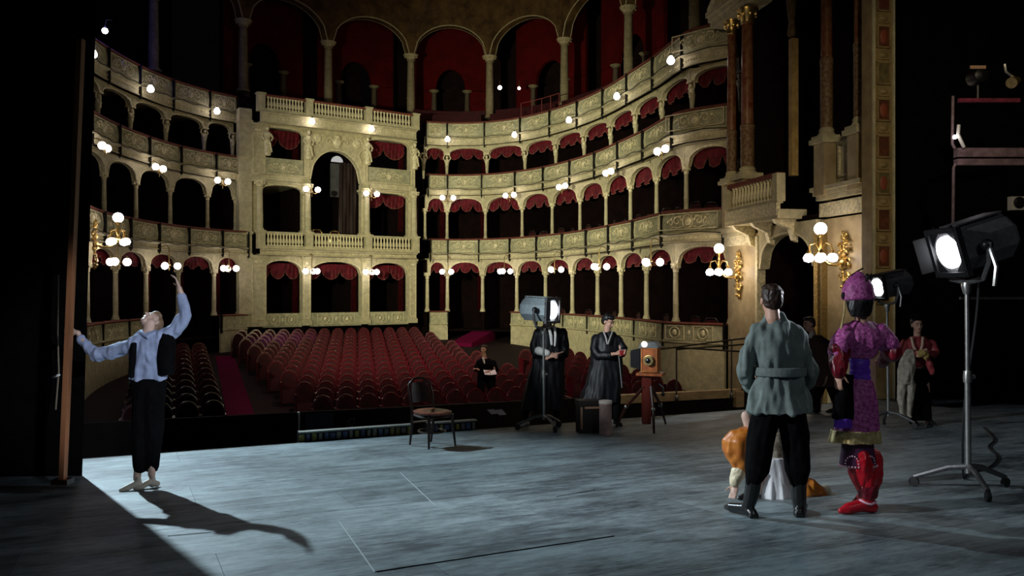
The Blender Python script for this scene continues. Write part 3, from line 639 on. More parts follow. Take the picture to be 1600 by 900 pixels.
# ================================================================== stage floor (raked), boards laid parallel to the front edge
TS = math.radians(24.5); AD = Vector((math.cos(TS), math.sin(TS))); TD = Vector((-math.sin(TS), math.cos(TS))); TE = 11.8; RAKE = 0.055
def sz(X, Y): return -1.48-RAKE*(TD.x*X+TD.y*Y)
def on_stage(x, y, Y=9.0):                                          # where the stage plane is hit by a sight line
    for _ in range(30):
        X = (x-800)*Y/FPX; Y = -sz(X, Y)*FPX/(y-454)
    return Vector(((x-800)*Y/FPX, Y, sz((x-800)*Y/FPX, Y)))
def stage_mat():
    m = bpy.data.materials.new('stage_boards_worn'); m.use_nodes = True; N = m.node_tree.nodes; Lk = m.node_tree.links; b = N['Principled BSDF']
    g = N.new('ShaderNodeNewGeometry'); r = N.new('ShaderNodeMapping'); r.inputs['Rotation'].default_value = (0, 0, -TS); Lk.new(g.outputs['Position'], r.inputs[0])
    def nz(sc, scale, det, lo, hi):
        mp = N.new('ShaderNodeMapping'); mp.inputs['Scale'].default_value = sc; Lk.new(r.outputs[0], mp.inputs[0])
        t = N.new('ShaderNodeTexNoise'); t.inputs['Scale'].default_value = scale; t.inputs['Detail'].default_value = det; t.inputs['Roughness'].default_value = 0.7; Lk.new(mp.outputs[0], t.inputs['Vector'])
        q = N.new('ShaderNodeMapRange'); q.inputs[1].default_value = lo; q.inputs[2].default_value = hi; Lk.new(t.outputs['Fac'], q.inputs[0]); return q.outputs[0]
    streak = nz((0.8, 5.0, 1), 2.2, 9, 0.3, 0.7); patch = nz((0.9, 1.5, 1), 1.3, 8, 0.36, 0.64); fine = nz((5.0, 34.0, 1), 1.6, 5, 0.30, 0.70)
    a = N.new('ShaderNodeMath'); a.operation = 'MULTIPLY_ADD'; Lk.new(streak, a.inputs[0]); a.inputs[1].default_value = 0.36
    c = N.new('ShaderNodeMath'); c.operation = 'MULTIPLY'; Lk.new(patch, c.inputs[0]); c.inputs[1].default_value = 0.35; Lk.new(c.outputs[0], a.inputs[2])
    d = N.new('ShaderNodeMath'); d.operation = 'MULTIPLY_ADD'; Lk.new(fine, d.inputs[0]); d.inputs[1].default_value = 0.32; Lk.new(a.outputs[0], d.inputs[2])
    oi = N.new('ShaderNodeObjectInfo'); e = N.new('ShaderNodeMath'); e.operation = 'MULTIPLY_ADD'; Lk.new(oi.outputs['Random'], e.inputs[0]); e.inputs[1].default_value = 0.14; Lk.new(d.outputs[0], e.inputs[2])
    rp_ = N.new('ShaderNodeValToRGB'); Lk.new(e.outputs[0], rp_.inputs[0]); rp_.color_ramp.elements[0].color = (0.030, 0.041, 0.047, 1); rp_.color_ramp.elements[0].position = 0.34
    rp_.color_ramp.elements[1].color = (0.255, 0.31, 0.32, 1); rp_.color_ramp.elements[1].position = 0.86; Lk.new(rp_.outputs[0], b.inputs['Base Color'])
    b.inputs['Roughness'].default_value = 0.55; b.inputs['Specular IOR Level'].default_value = 0.3
    bp = N.new('ShaderNodeBump'); bp.inputs['Strength'].default_value = 0.12; bp.inputs['Distance'].default_value = 0.01; Lk.new(d.outputs[0], bp.inputs['Height']); Lk.new(bp.outputs[0], b.inputs['Normal'])
    return m
STG = stage_mat()
def stage_pt(a, t, dz=0): p = AD*a+TD*t; return Vector((p.x, p.y, -1.48-RAKE*t+dz))
m = MB(); v8 = [stage_pt(a, t, dz) for dz in (-0.30, -0.045) for t in (-3.5, TE-0.02) for a in (-13, 15)]
m.add(v8, [(0, 2, 3, 1), (4, 5, 7, 6), (0, 1, 5, 4), (2, 6, 7, 3), (0, 4, 6, 2), (1, 3, 7, 5)])
stage = tag(m.build('floor', STRAP, None, False), 'worn grey raked stage floor of long boards', kind='structure')
BL, BW = 3.72, 0.955
bmsh = MB().box((0, 0, -0.022), (BL-0.003, BW-0.004, 0.044)).mesh('board', STG, False)
ang = math.atan(-RAKE); row = 0; t = TE-BW/2
while t > -3.2:
    a = -12.5+(row % 3)*1.24
    while a < 14.5:
        p = stage_pt(a, t); o = bpy.data.objects.new('board', bmsh); COL.objects.link(o); o.parent = stage
        o.rotation_mode = 'XYZ'; o.location = p; o.rotation_euler = (Matrix.Rotation(TS, 3, 'Z') @ Matrix.Rotation(ang, 3, 'X')).to_euler(); a += BL
    t -= BW; row += 1
for pts, m__, w__ in ((((530, 815), (586, 894)), mat('pale_edge_strip', (0.20, 0.23, 0.22), 0.6), 0.011), (((588, 894), (770, 866), (960, 838)), STRAP, 0.010), (((625, 738), (680, 790)), mat('pale_edge_strip', (0.20, 0.23, 0.22)), 0.007), (((870, 776), (930, 766)), STRAP, 0.007), (((262, 838), (330, 832)), STRAP, 0.007)):
    m = MB(); q = [on_stage(*k)+Vector((0, 0, 0.001)) for k in pts]; m.tube(q, w__*0.5, 4); m.build('trap_edge', m__, stage)
m = MB(); e0, e1 = stage_pt(-13, TE+0.03, 0.0), stage_pt(15, TE+0.03, 0.0)
m.M = frame_m((e0.x, e0.y, 0), (e1-e0).xy); m.box((14, 0, e0.z-1.1), (28, 0.06, 2.2)); tag(m.build('trim_1', PITM), 'dark fascia board under the front edge of the stage', kind='structure')

# ================================================================== pit, stalls floor, aisles
SS = math.radians(21.0); SA = Vector((math.cos(SS), math.sin(SS))); STD = Vector((-math.sin(SS), math.cos(SS)))
def fz(t): return -3.32+0.061*(t-19.1)
def stall(a, t, z=None): p = SA*a+STD*t; return Vector((p.x, p.y, fz(t) if z is None else z))
def quad_slab(name, m_, pts, th=0.1):
    mb = MB(); v = [Vector(p) for p in pts]; mb.add([p-Vector((0, 0, th)) for p in v]+v, [(3, 2, 1, 0), (4, 5, 6, 7), (0, 1, 5, 4), (1, 2, 6, 5), (2, 3, 7, 6), (3, 0, 4, 7)]); return mb.build(name, m_, None, False)
tag(quad_slab('floor', DARKFL, [stall(-10, 18.2), stall(17, 18.2), stall(17, 42), stall(-10, 42)]), 'dark sloping floor under the stalls seats', kind='structure')
tag(quad_slab('floor', PITM, [stall(-14, 10, -4.3), stall(19, 8, -4.3), stall(19, 18.4, -4.3), stall(-14, 18.4, -4.3)]), 'black sunken floor of the orchestra pit', kind='structure')
for a0, a1, t0, t1, lab in ((0.80, 1.46, 18.6, 33.0, 'magenta carpet strip running up the left aisle'), (9.45, 10.0, 18.6, 35.0, 'magenta carpet strip running up the right aisle')):
    tag(quad_slab('aisle_carpet', CARPET, [stall(a0, t0)+Vector((0, 0, .02)), stall(a1, t0)+Vector((0, 0, .02)), stall(a1, t1)+Vector((0, 0, .02)), stall(a0, t1)+Vector((0, 0, .02))], 0.015), lab, 'carpet')
ra, rb = RIGHT.at(2.0)[0], RIGHT.at(3.6)[0]
m = MB(); m.M = frame_m((*((ra+rb)/2), -1.9), rb-ra); m.add([(-0.5, -2.2, -0.35), (0.5, -2.2, -0.35), (0.5, 0.6, 0.1), (-0.5, 0.6, 0.1), (-0.5, -2.2, -0.9), (0.5, -2.2, -0.9), (0.5, 0.6, -0.9), (-0.5, 0.6, -0.9)], [(0, 1, 2, 3), (7, 6, 5, 4), (0, 4, 5, 1), (1, 5, 6, 2), (2, 6, 7, 3), (3, 7, 4, 0)])
tag(m.build('carpet_ramp', CARPET, None, False), 'magenta carpeted ramp at the dark doorway right of the royal box', 'ramp')
pw = MB(); P0, P1 = stall(-12, 18.25), stall(17, 18.25); pw.M = frame_m((P0.x, P0.y, 0), (P1-P0).xy); pw.box((14.5, 0, -3.45), (29, 0.12, 1.7)); wall_front = tag(pw.build('wall_front', PITM, None, False), 'black low wall between the orchestra pit and the stalls', kind='structure')
m = MB(); m.M = pw.M; m.box((12+11.2, -0.02, -2.68), (4.3, 0.22, 0.21)); m.box((12+13.28, -0.05, -2.82), (0.24, 0.3, 0.42)); tag(m.build('pit_rail_plank', WOODL), 'pale wooden plank on the pit wall behind the box camera', 'plank')
# gangway handrail over the pit
m = MB(); root = thing('gangway_rail', 'thin metal handrail beside the gangway over the pit', 'railing', at(1057, 620, 20.6))
for x, y0, y1 in ((1057, 543, 622), (1143, 530, 618)):
    a, b = at(x, y0, 20.6), at(x, y1, 20.6); q = MB(); q.tube([a, b], 0.022, 6); q.ball(b, (0.05, 0.05, 0.10), 6, 5); q.ball(a, (0.035, 0.035, 0.035), 6, 5); q.build('post', STEEL, root)
for pts in (((1030, 546, 20.6), (1143, 531, 20.0), (1170, 528, 19.6)), ((1030, 544, 20.6), (1057, 543, 20.6), (1170, 550, 19.0)), ((1057, 546, 20.6), (1165, 538, 19.3))):
    q = MB(); q.tube([at(*p) for p in pts], 0.022, 6); q.build('rail', mat('dull_iron', (0.10, 0.085, 0.06), 0.5, 0.6), root)

# ================================================================== stalls seats
SEATRIM = mat('mahogany_rim', (0.085, 0.006, 0.011), 0.22, var=0.3, scale=12)
def seat_proto():
    root = thing('stalls_seat', 'x', 'seat')
    def outline(w_, z0, z1, n=12, p=2.6):
        return [(-w_, z0)]+[(-w_*math.cos(PI*i/n) if True else 0, z0+0.12+(z1-z0-0.12)*abs(math.sin(PI*i/n))**(2/p)) for i in range(n+1)]+[(w_, z0)]
    tilt = Matrix.Translation((0, 0.12, 0)) @ Matrix.Rotation(-0.14, 4, 'X')
    m = MB(); m.M = tilt; m.prism(outline(0.245, 0.36, 0.93), 0.0, 0.055); m.tube([(x, 0.0, z) for x, z in outline(0.24, 0.38, 0.92)], 0.022, 5); b = m.local('back_frame', SEATRIM, root)
    m = MB(); m.M = tilt; m.prism(outline(0.205, 0.40, 0.875), -0.028, 0.0); m.local('back_pad', PLUSH, root)
    m = MB(); m.M = Matrix.Translation((0, 0.06, 0.42)) @ Matrix.Rotation(1.15, 4, 'X'); m.box((0, -0.20, 0), (0.42, 0.38, 0.08)); m.local('seat_cushion', PLUSH, root)
    for f in (-1, 1):
        m = MB(); m.box((f*0.246, 0.0, 0.31), (0.026, 0.34, 0.62)); m.box((f*0.245, -0.03, 0.63), (0.034, 0.36, 0.035)); m.local('side_standard', SEATRIM, root)
    return root
sp = seat_proto(); first = True; nseats = 0
def put_seat(a, t, lab):
    global first, nseats
    r = sp if first else copy_tree(sp); first = False
    p = stall(a, t); r.location = p; r.rotation_euler = (0, 0, SS); r['label'] = lab; r['category'] = 'seat'; r['group'] = 'red plush stalls seats'; nseats += 1
SP = 0.527
for r in range(16):
    t = 19.1+0.965*r; a0 = 2.78-0.085*r+(0.26 if r % 2 else 0); a1 = 8.9; q = 0
    while a0+q*SP <= a1:
        put_seat(a0+q*SP, t, f'crimson plush seat, {ORD[q]} from left aisle, {ORD[r]} row of the middle block'); q += 1
for r in range(12):
    t = 19.1+0.965*r
    for q in range(4): put_seat(0.42-q*SP-0.02*r, t, f'crimson plush seat, {ORD[q]} left of left aisle, {ORD[r]} row from the pit')
for r in range(8):
    t = 19.1+0.965*r
    for q in range(4): put_seat(10.5+q*SP, t, f'dark plush seat, {ORD[q]} right of right aisle, {ORD[r]} row from the pit')

# ================================================================== footlights along the edge
def batten(x0, x1, lab):
    a_ = on_stage(x0, 690); b_ = on_stage(x1, 676)
    A0 = a_.x*AD.x+a_.y*AD.y; A1 = b_.x*AD.x+b_.y*AD.y; L_ = A1-A0
    base = stage_pt(A0, TE+0.16, 0); root = thing('footlight_batten', lab, 'stage light', base, TS)
    MB().box((L_/2, 0.05, 0.02), (L_, 0.10, 0.24)).local('trough', BLACKM, root, False)
    MB().box((L_/2, -0.01, 0.135), (L_, 0.12, 0.02)).local('lip', mat('grey_tin', (0.30, 0.31, 0.29), 0.5, 0.4), root, False)
    cols = [(0.10, 0.14, 0.30), (0.30, 0.30, 0.22), (0.34, 0.32, 0.06), (0.16, 0.18, 0.18), (0.09, 0.10, 0.22), (0.25, 0.24, 0.22)]
    n = int(L_/0.085)
    for i in range(n):
        k = random.randrange(6); m = MB(); m.box(((i+0.5)*L_/n, -0.012, 0.055), (L_/n*random.uniform(0.45, 0.8), 0.03, random.uniform(0.07, 0.11))); m.local('gel_cell', mat(f'gel_{k}', cols[k], 0.4, var=0.4, scale=30), root, False)
batten(466, 640, 'footlight batten with coloured cells on the stage edge left of the chair')
batten(715, 768, 'short footlight batten on the stage edge right of the chair')
# odds and ends in the pit
m = MB(); m.tube([at(467, 646, 12.6), at(467, 674, 12.6)], 0.014, 6); m.ball(at(467, 645, 12.6), 0.02, 6, 4); tag(m.build('white_post', mat('white_paint', (0.6, 0.6, 0.56), 0.5)), 'thin white post standing beyond the left footlights', 'post')
root = thing('music_desk', 'dark blue music desk in the pit beyond the left footlights', 'music stand', at(500, 700, 13.6))
m = MB(); m.M = Matrix.Translation(at(500, 658, 13.6)) @ Matrix.Rotation(0.3, 4, 'Z') @ Matrix.Rotation(-0.3, 4, 'X'); m.box((0, 0, 0), (0.44, 0.02, 0.26)); m.build('desk', mat('blue_board', (0.02, 0.035, 0.06), 0.6), root, False)
m = MB(); m.tube([at(500, 660, 13.62), at(500, 720, 13.62)], 0.015, 6); m.build('stem', BLACKM, root)
root = thing('music_stand', 'wire music stand between footlights and the front row', 'music stand', at(550, 700, 13.8))
m = MB(); m.tube([at(540, 668, 13.8), at(546, 656, 13.8), at(553, 653, 13.8), at(554, 660, 13.8), at(548, 670, 13.8)], 0.007, 5); m.build('wire_rest', STEEL, root)
m = MB(); m.tube([at(547, 662, 13.8), at(547, 720, 13.8)], 0.010, 5); m.build('stem', STEEL, root)
root = thing('music_stand', 'music stand with white sheets beyond the stage edge right of the chair', 'music stand', at(772, 700, 13.6))
m = MB(); m.M = Matrix.Translation(at(776, 645, 13.6)) @ Matrix.Rotation(0.5, 4, 'Z') @ Matrix.Rotation(-1.2, 4, 'X'); m.box((0, 0, 0), (0.30, 0.012, 0.22)); d = m.build('desk', BLACKM, root, False)
m = MB(); m.M = Matrix.Translation(at(776, 645, 13.6)) @ Matrix.Rotation(0.5, 4, 'Z') @ Matrix.Rotation(-1.2, 4, 'X'); m.box((0.06, -0.014, -0.02), (0.13, 0.006, 0.17)); m.box((-0.07, -0.014, 0.02), (0.12, 0.006, 0.15)); m.build('sheet', PAPER, d, False)
m = MB(); m.tube([at(776, 646, 13.6), at(774, 700, 13.6)], 0.012, 5); m.build('stem', BLACKM, root)

# ================================================================== black masking on both sides
def drape(name, pts, z0, z1, lab, lean=0.0, fold=0.09, cat='drape'):
    mb = MB(); n = 40; vs_ = []; d = Vector(pts[1])-Vector(pts[0]); nn = Vector((-d.y, d.x)).normalized()
    for j in range(5):
        for i in range(n+1):
            p = Vector(pts[0])+d*(i/n)+nn*(fold*math.sin(i*1.1)); zz = z0+(z1-z0)*j/4
            vs_.append((p.x+lean*(zz-z0)*(1-i/n), p.y, zz))
    k = len(vs_); mb.add(vs_+[(x+nn.x*0.03, y+nn.y*0.03, z) for x, y, z in vs_], [(j*(n+1)+i, j*(n+1)+i+1, (j+1)*(n+1)+i+1, (j+1)*(n+1)+i) for j in range(4) for i in range(n)]+[(k+j*(n+1)+i, k+(j+1)*(n+1)+i, k+(j+1)*(n+1)+i+1, k+j*(n+1)+i+1) for j in range(4) for i in range(n)])
    return tag(mb.build(name, BLACKF), lab, cat)
lf = on_stage(128, 743)
drape('leg_drape', [(lf.x, lf.y), (lf.x-7.5, lf.y+0.6)], lf.z-0.1, 8.5, 'black leg drape masking the left edge of the stage', 0.030, 0.0)
drape('leg_drape', [(7.62, 16.35), (14.5, 13.2)], -2.6, 9.5, 'black drape hanging beside the right proscenium pillar', 0.0, 0.1)
drape('back_drape', [(13.5, 13.5), (13.5, 2.0)], -2.4, 9.5, 'black drape at the far right of the stage', 0.0, 0.1)
root = thing('wooden_pole', 'tall reddish wooden pole gripped by the dancer', 'pole', (on_stage(98, 757)))
pa, pb = at(98, 755, 8.25), at(121, 200, 8.25); top = pa+(pb-pa)*1.25
m = MB(); d = (top-pa); m.M = Matrix.Translation(pa) @ d.to_track_quat('Z', 'Y').to_matrix().to_4x4(); m.box((0, 0, d.length/2), (0.074, 0.05, d.length)); m.build('shaft', WOODP, root, False)
m = MB(); m.M = Matrix.Translation(pa); m.box((0, 0, 0.02), (0.16, 0.14, 0.05)); m.build('foot', WOODB, root, False)
# hauling line with a cleat beyond the pole
root = thing('hauling_line', 'pale rope with a white toggle hanging left of the pole', 'rope', at(88, 720, 9.6))
m = MB(); m.tube([at(91, 430, 8.9), at(90, 520, 8.9), at(92, 580, 8.9), at(87, 640, 8.9)], 0.010, 5); m.build('rope', mat('old_rope', (0.16, 0.13, 0.09), 0.9), root)
m = MB(); m.tube([at(83, 589, 8.88), at(92, 586, 8.88)], 0.014, 6, round_=True); m.build('toggle', PAPER, root)

# ================================================================== right-hand proscenium box
PA = Vector((6.08, 23.4)); PB = Vector((7.49, 16.45)); PW = (PB-PA).normalized()
pro = thing('proscenium_box', 'marble proscenium stage box with red columns and a small balustrade', 'stage box', (PA.x, PA.y, -3.4))
PM = frame_m((PA.x, PA.y, 0), PW)                                   # x towards the stage, -y towards the hall
def pbox(nm, c, d, m_=MARB, par=None):
    m = MB(); m.M = PM; m.box(c, d); return m.build(nm, m_, par or pro, False)
def cornice(nm, l0, l1, z, dy, h=0.18, m_=STUCCO):
    m = MB(); m.M = PM
    for i, (dd, hh) in enumerate(((0.0, 0.0), (0.06, h*0.4), (0.12, h*0.75))): m.box(((l0+l1)/2, -dy/2+0.1-dd/2, z+hh+h*0.15), (l1-l0+dd*1.2, dy+0.2+dd, h*0.36))
    return m.build(nm, m_, pro, False)
pbox('marble_slab', (0.95, 0.10, -0.9), (1.9, 0.2, 4.8)); pbox('marble_slab', (5.55, 0.10, -0.9), (1.76, 0.2, 5.0))
pbox('jamb', (1.86, 0.0, -0.9), (0.12, 0.26, 4.6), STUCCO2); pbox('jamb', (4.66, 0.0, -0.9), (0.16, 0.30, 4.6), GOLD); pbox('jamb', (4.86, -0.02, -0.9), (0.07, 0.24, 4.6), BRASS)
a0 = PM @ Vector((1.9, 0.02, 0)); a1 = PM @ Vector((4.6, 0.02, 0)); arch_plate(a0.xy, a1.xy, 0.55, 1.38, 1.62, pro, 0.12, 0.24, 2.2)
pbox('recess_wall', (3.2, 1.5, 2.5), (5.6, 0.1, 12.5), DARKBOX); pbox('recess_side', (1.95, 0.8, -0.9), (0.06, 1.4, 5), DARKBOX); pbox('recess_side', (4.62, 0.8, -0.9), (0.06, 1.4, 5), DARKBOX)
pbox('box_floor', (3.3, 0.8, -1.5), (2.7, 1.5, 0.06), DARKBOX); pbox('box_floor', (3.1, 0.7, 1.7), (3.4, 1.5, 0.1), DARKBOX)
m = MB(); m.M = PM; vs_ = []
for j in range(6):
    for i in range(17): vs_.append((3.9+0.6*i/16, 0.5+0.05*math.sin(i*1.7), 1.2-2.4*j/5-0.25*abs(math.sin(i*0.4))*(j/5)))
m.add(vs_, [(j*17+i, j*17+i+1, (j+1)*17+i+1, (j+1)*17+i) for j in range(5) for i in range(16)]); m.build('drape', CURT, pro)
# entablature and balcony
cornice('cornice', -0.1, 1.3, 1.50, 0.16, 0.22); pbox('frieze', (0.6, 0.02, 1.38), (1.4, 0.2, 0.3), STUCCO2)
pbox('balcony_slab', (2.55, -0.30, 1.80), (2.75, 0.75, 0.22), STUCCO); pbox('balcony_fascia', (2.55, -0.64, 1.92), (2.7, 0.1, 0.30), STUCCO2)
pbox('plinth', (2.55, -0.60, 2.10), (2.7, 0.16, 0.10), STUCCO); pbox('handrail', (2.55, -0.60, 2.72), (2.75, 0.20, 0.10), RAILP)
for l in (1.26, 3.84): pbox('pedestal', (l, -0.60, 2.42), (0.22, 0.22, 0.66), STUCCO)
for i in range(13):
    p = PM @ Vector((1.5+2.1*(i+0.5)/13, -0.60, 2.14)); inst_w(balm, 'baluster', pro, p, 0, (1.05, 1.05, 1.12))
for l in (1.5, 2.5, 3.6):
    m = MB(); m.M = PM; m.prism([(0, 1.7), (0, 1.15), (0.12, 1.2), (0.2, 1.45), (0.55, 1.6), (0.62, 1.7)], -0.07, 0.07)
    m.v = []; m.f = []
    m.M = PM @ Matrix.Translation((l, 0, 0)) @ Matrix.Rotation(-PI/2, 4, 'Z'); m.prism([(0, 1.7), (0, 1.15), (0.12, 1.2), (0.2, 1.45), (0.55, 1.6), (0.62, 1.7)], -0.07, 0.07); m.build('console', STUCCO2, pro)
# upper order: pedestals and red marble columns
def red_column(l, y, z0, z1, r, ped0):
    p = PM @ Vector((l, y, 0)); w_ = r*3.1
    m = MB(); m.M = PM; m.box((l, y, (ped0+z0-0.16)/2), (w_, w_, z0-0.16-ped0)); m.build('pedestal', MARB, pro, False)
    m = MB(); m.M = PM
    m.box((l, y, z0-0.12), (w_+0.16, w_+0.16, 0.10)); m.box((l, y, z0-0.04), (w_+0.08, w_+0.08, 0.08)); m.build('pedestal_cap', STUCCO, pro, False)
    b = MB(); b.lathe([(r*1.45, 0), (r*1.45, 0.05), (r*1.2, 0.08), (r*1.3, 0.13), (r*1.05, 0.18)], 16, (p.x, p.y, z0)); b.build('base', STUCCO, pro)
    h = z1-z0; b = MB(); b.lathe([(r*1.06, 0.18), (r*1.08, h*0.27), (r*1.16, h*0.275), (r*1.16, h*0.295), (r*1.0, h*0.30)], 16, (p.x, p.y, z0)); b.build('carved_drum', mat('tan_carved_marble', (0.30, 0.19, 0.09), 0.5, col2=(0.11, 0.045, 0.02), scale=14, bump=0.8, bscale=30), pro)
    b = MB(); b.lathe([(r*1.0, h*0.29), (r*0.98, h*0.31), (r*0.86, h-0.4)], 16, (p.x, p.y, z0)); b.build('shaft', REDM, pro)
    b = MB(); b.lathe([(r*0.9, h-0.4), (r*1.1, h-0.38), (r*0.95, h-0.34), (r*1.2, h-0.2), (r*1.7, h-0.05), (r*1.75, h)], 12, (p.x, p.y, z0))
    for k in range(8): b.ball((p.x+r*1.4*math.cos(k*PI/4), p.y+r*1.4*math.sin(k*PI/4), z0+h-0.15), (0.045, 0.045, 0.07), 5, 4)
    b.build('capital', GOLD, pro)
red_column(0.42, -0.10, 3.10, 7.45, 0.13, 1.7); red_column(1.62, -0.25, 3.05, 7.35, 0.165, 1.9); red_column(5.05, -0.12, 3.42, 9.2, 0.125, 2.1); red_column(6.22, -0.10, 3.42, 9.2, 0.11, 2.1)
cornice('cornice', -0.3, 2.1, 7.45, 0.4, 0.4); pbox('frieze', (0.9, -0.1, 8.3), (2.4, 0.3, 0.9), STUCCO); pbox('upper_wall', (1.0, 0.5, 5.0), (2.0, 0.15, 6.6), DARKBOX)
m = MB(); m.M = PM; m.tube([(-0.2, -0.35, 7.9), (0.6, -0.38, 8.4), (1.6, -0.4, 9.4), (2.2, -0.42, 10.4)], 0.2, 8); m.build('arch_rib', STUCCO, pro)
cornice('cornice', 4.72, 6.45, 2.02, 0.18, 0.26); pbox('frieze', (5.6, 0.0, 1.80), (1.75, 0.2, 0.30), STUCCO2); pbox('upper_wall', (5.7, 0.16, 5.2), (1.5, 0.2, 6.4), DARKBOX); pbox('wall_panel', (5.85, 0.02, 2.85), (1.1, 0.1, 1.0), STUCCO)
for (z, h_) in ((2.85, 0.72),):
    m = MB(); m.M = PM
    for x in (5.42, 6.28): m.box((x, -0.05, z), (0.05, 0.06, h_+0.05))
    for zz in (z-h_/2, z+h_/2): m.box((5.85, -0.05, zz), (0.9, 0.06, 0.05))
    m.ball((5.85, -0.03, z), (0.22, 0.04, 0.2), 10, 6); m.build('panel_frame', STUCCO2, pro)
pbox('pilaster', (2.86, 0.35, 4.55), (0.17, 0.17, 3.4), mat('ochre_pilaster', (0.50, 0.33, 0.12), 0.5, var=0.3, scale=4))
m = MB(); m.M = PM @ Matrix.Translation((2.86, 0.3, 6.3))                # brown figure carrying the lintel
m.lathe([(0.10, 0), (0.13, 0.1), (0.09, 0.35), (0.14, 0.7), (0.17, 0.95), (0.10, 1.1)], 10, sy=0.8); m.ball((0, -0.02, 1.22), (0.09, 0.10, 0.12), 8, 6)
for f in (-1, 1): m.tube([(f*0.15, 0, 0.98), (f*0.3, -0.05, 1.25), (f*0.2, 0, 1.7)], 0.05, 6)
m.build('atlas_figure', mat('brown_plaster', (0.22, 0.14, 0.06), 0.7, var=0.4, scale=8), pro)
# proscenium pilaster with inset coloured panels
PIL = mat('ochre_proscenium', (0.34, 0.24, 0.10), 0.6, var=0.25, scale=4); INS = mat('red_inset', (0.15, 0.045, 0.02), 0.6, var=0.4, scale=10); INS2 = mat('olive_inset', (0.17, 0.13, 0.05), 0.6, var=0.4, scale=10)
m = MB(); m.M = PM; m.box((6.97, -0.20, 3.2), (0.32, 0.5, 13.6)); m.build('proscenium_pilaster', PIL, pro, False)
# its panelled face is turned to the stage
q0 = PM @ Vector((7.13, -0.45, 0)); q1 = PM @ Vector((7.13, 0.05, 0)); FM = frame_m((q0.x, q0.y, 0), (q1-q0).xy)
m = MB(); m.M = FM
for x in (0.03, 0.47): m.box((x, -0.01, 3.2), (0.05, 0.05, 13.6))
m.build('edge_moulding', STUCCO, pro, False)
for k in range(15):
    z = -0.05+k*0.72; root_k = MB(); root_k.M = FM; root_k.box((0.25, -0.006, z), (0.24, 0.03, 0.40)); pn = root_k.build('inset_panel', INS if k % 3 else INS2, pro, False)
    f = MB(); f.M = FM
    for x in (0.115, 0.385): f.box((x, -0.015, z), (0.03, 0.05, 0.43))
    for zz in (-0.21, 0.21): f.box((0.25, -0.015, z+zz), (0.30, 0.05, 0.03))
    f.box((0.25, -0.005, z+0.36), (0.26, 0.04, 0.18)); f.ball((0.25, -0.03, z+0.36), (0.09, 0.03, 0.06), 8, 5); f.build('panel_frame', PIL, pn)
    if k % 2: g = MB(); g.M = FM; g.ball((0.25, -0.02, z), (0.085, 0.02, 0.14), 10, 6); g.build('medallion', mat('brick_medallion', (0.30, 0.07, 0.03), 0.6), pn)

# ================================================================== gilt sconces
def sconce(base, out, top_h, label, s=1.0):
    """base: wall point, out: horizontal unit vector away from the wall"""
    root = thing('wall_sconce', label, 'sconce', base, 0, None); o2 = Vector((out.x, out.y, 0)).normalized(); sd = Vector((-o2.y, o2.x, 0))
    R = Matrix((sd, o2, Vector((0, 0, 1)))).transposed().to_4x4(); M = Matrix.Translation(base) @ R @ Matrix.Diagonal((s, s, s, 1))
    m = MB(); m.M = M; rnd = random.Random(3)
    for k in range(46):
        z = rnd.uniform(-0.62, 0.62); wv = 0.20*(1-(abs(z)/0.68)**1.5)+0.02; x = rnd.uniform(-wv, wv)
        m.ball((x, 0.03+rnd.uniform(0, 0.06), z), (rnd.uniform(0.025, 0.06), 0.04, rnd.uniform(0.03, 0.08)), 6, 4)
    for f in (-1, 1):
        for z, r_ in ((0.3, 0.13), (-0.05, 0.15), (-0.35, 0.11)): spiral(m, f*0.1, z, r_, 0.4, 1.3, 0.024, f, 0.07)
    m.ball((0, 0.08, 0), (0.09, 0.08, 0.10), 10, 6); m.build('wall_plate', GOLD, root)
    m = MB(); m.M = M; L_ = 0.62
    m.tube([(0, 0.06, 0), (0, 0.25, -0.08), (0, 0.45, -0.05), (0, L_, 0.10), (0, L_, top_h-0.14)], 0.03, 7); m.ball((0, L_, 0.16), (0.07, 0.07, 0.09), 8, 6)
    gl = [(0, L_, top_h)]
    for k in range(4):
        an = k*PI/2+0.5; x, y = 0.24*math.cos(an), 0.24*math.sin(an)
        m.tube([(0, L_, 0.2), (x*0.4, L_+y*0.4, 0.40), (x*0.9, L_+y*0.9, 0.36), (x, L_+y, 0.22)], 0.018, 6); m.lathe([(0.06, -0.03), (0.04, 0.02), (0.02, 0.06)], 8, (x, L_+y, 0.20)); gl.append((x, L_+y, 0.08))
    m.lathe([(0.03, -0.05), (0.06, 0.0), (0.07, 0.03)], 8, (0, L_, top_h-0.14)); m.build('arm', GOLD, root)
    for k, g in enumerate(gl):
        b = MB(); b.M = M
        if k == 0: b.ball(g, 0.135, 14, 10)
        else: b.lathe([(0.03, 0.10), (0.08, 0.07), (0.115, 0.0), (0.09, -0.07), (0.001, -0.10)], 12, g)
        b.build('globe', GLOBE, root)
    return root
hall = Vector((-PW.y, PW.x)); hall = hall if hall.dot(VU(0, 16)-PA) > 0 else -hall
p = PM @ Vector((0.72, 0.0, 0.42)); sconce(p, hall, 0.72, 'gilt wall sconce with globes on marble left of the stage box door', 1.0)
p = PM @ Vector((5.62, 0.0, 0.62)); sconce(p, hall, 0.70, 'gilt wall sconce with globes beside the ochre proscenium pilaster', 1.0)
P, t, n = LEFT.at(10.6); q = P-n*0.1; sconce(Vector((q.x, q.y, 1.28)), -n, 0.72, 'gilt sconce with cluster of globes at the far left boxes', 1.05)
for (x, y, Y) in ((1119, 415, 22.0), (1270, 400, 17.8), (166, 378, 25.2)): point('sconce_light', at(x, y, Y), 38, (1.0, 0.80, 0.55), 0.15)
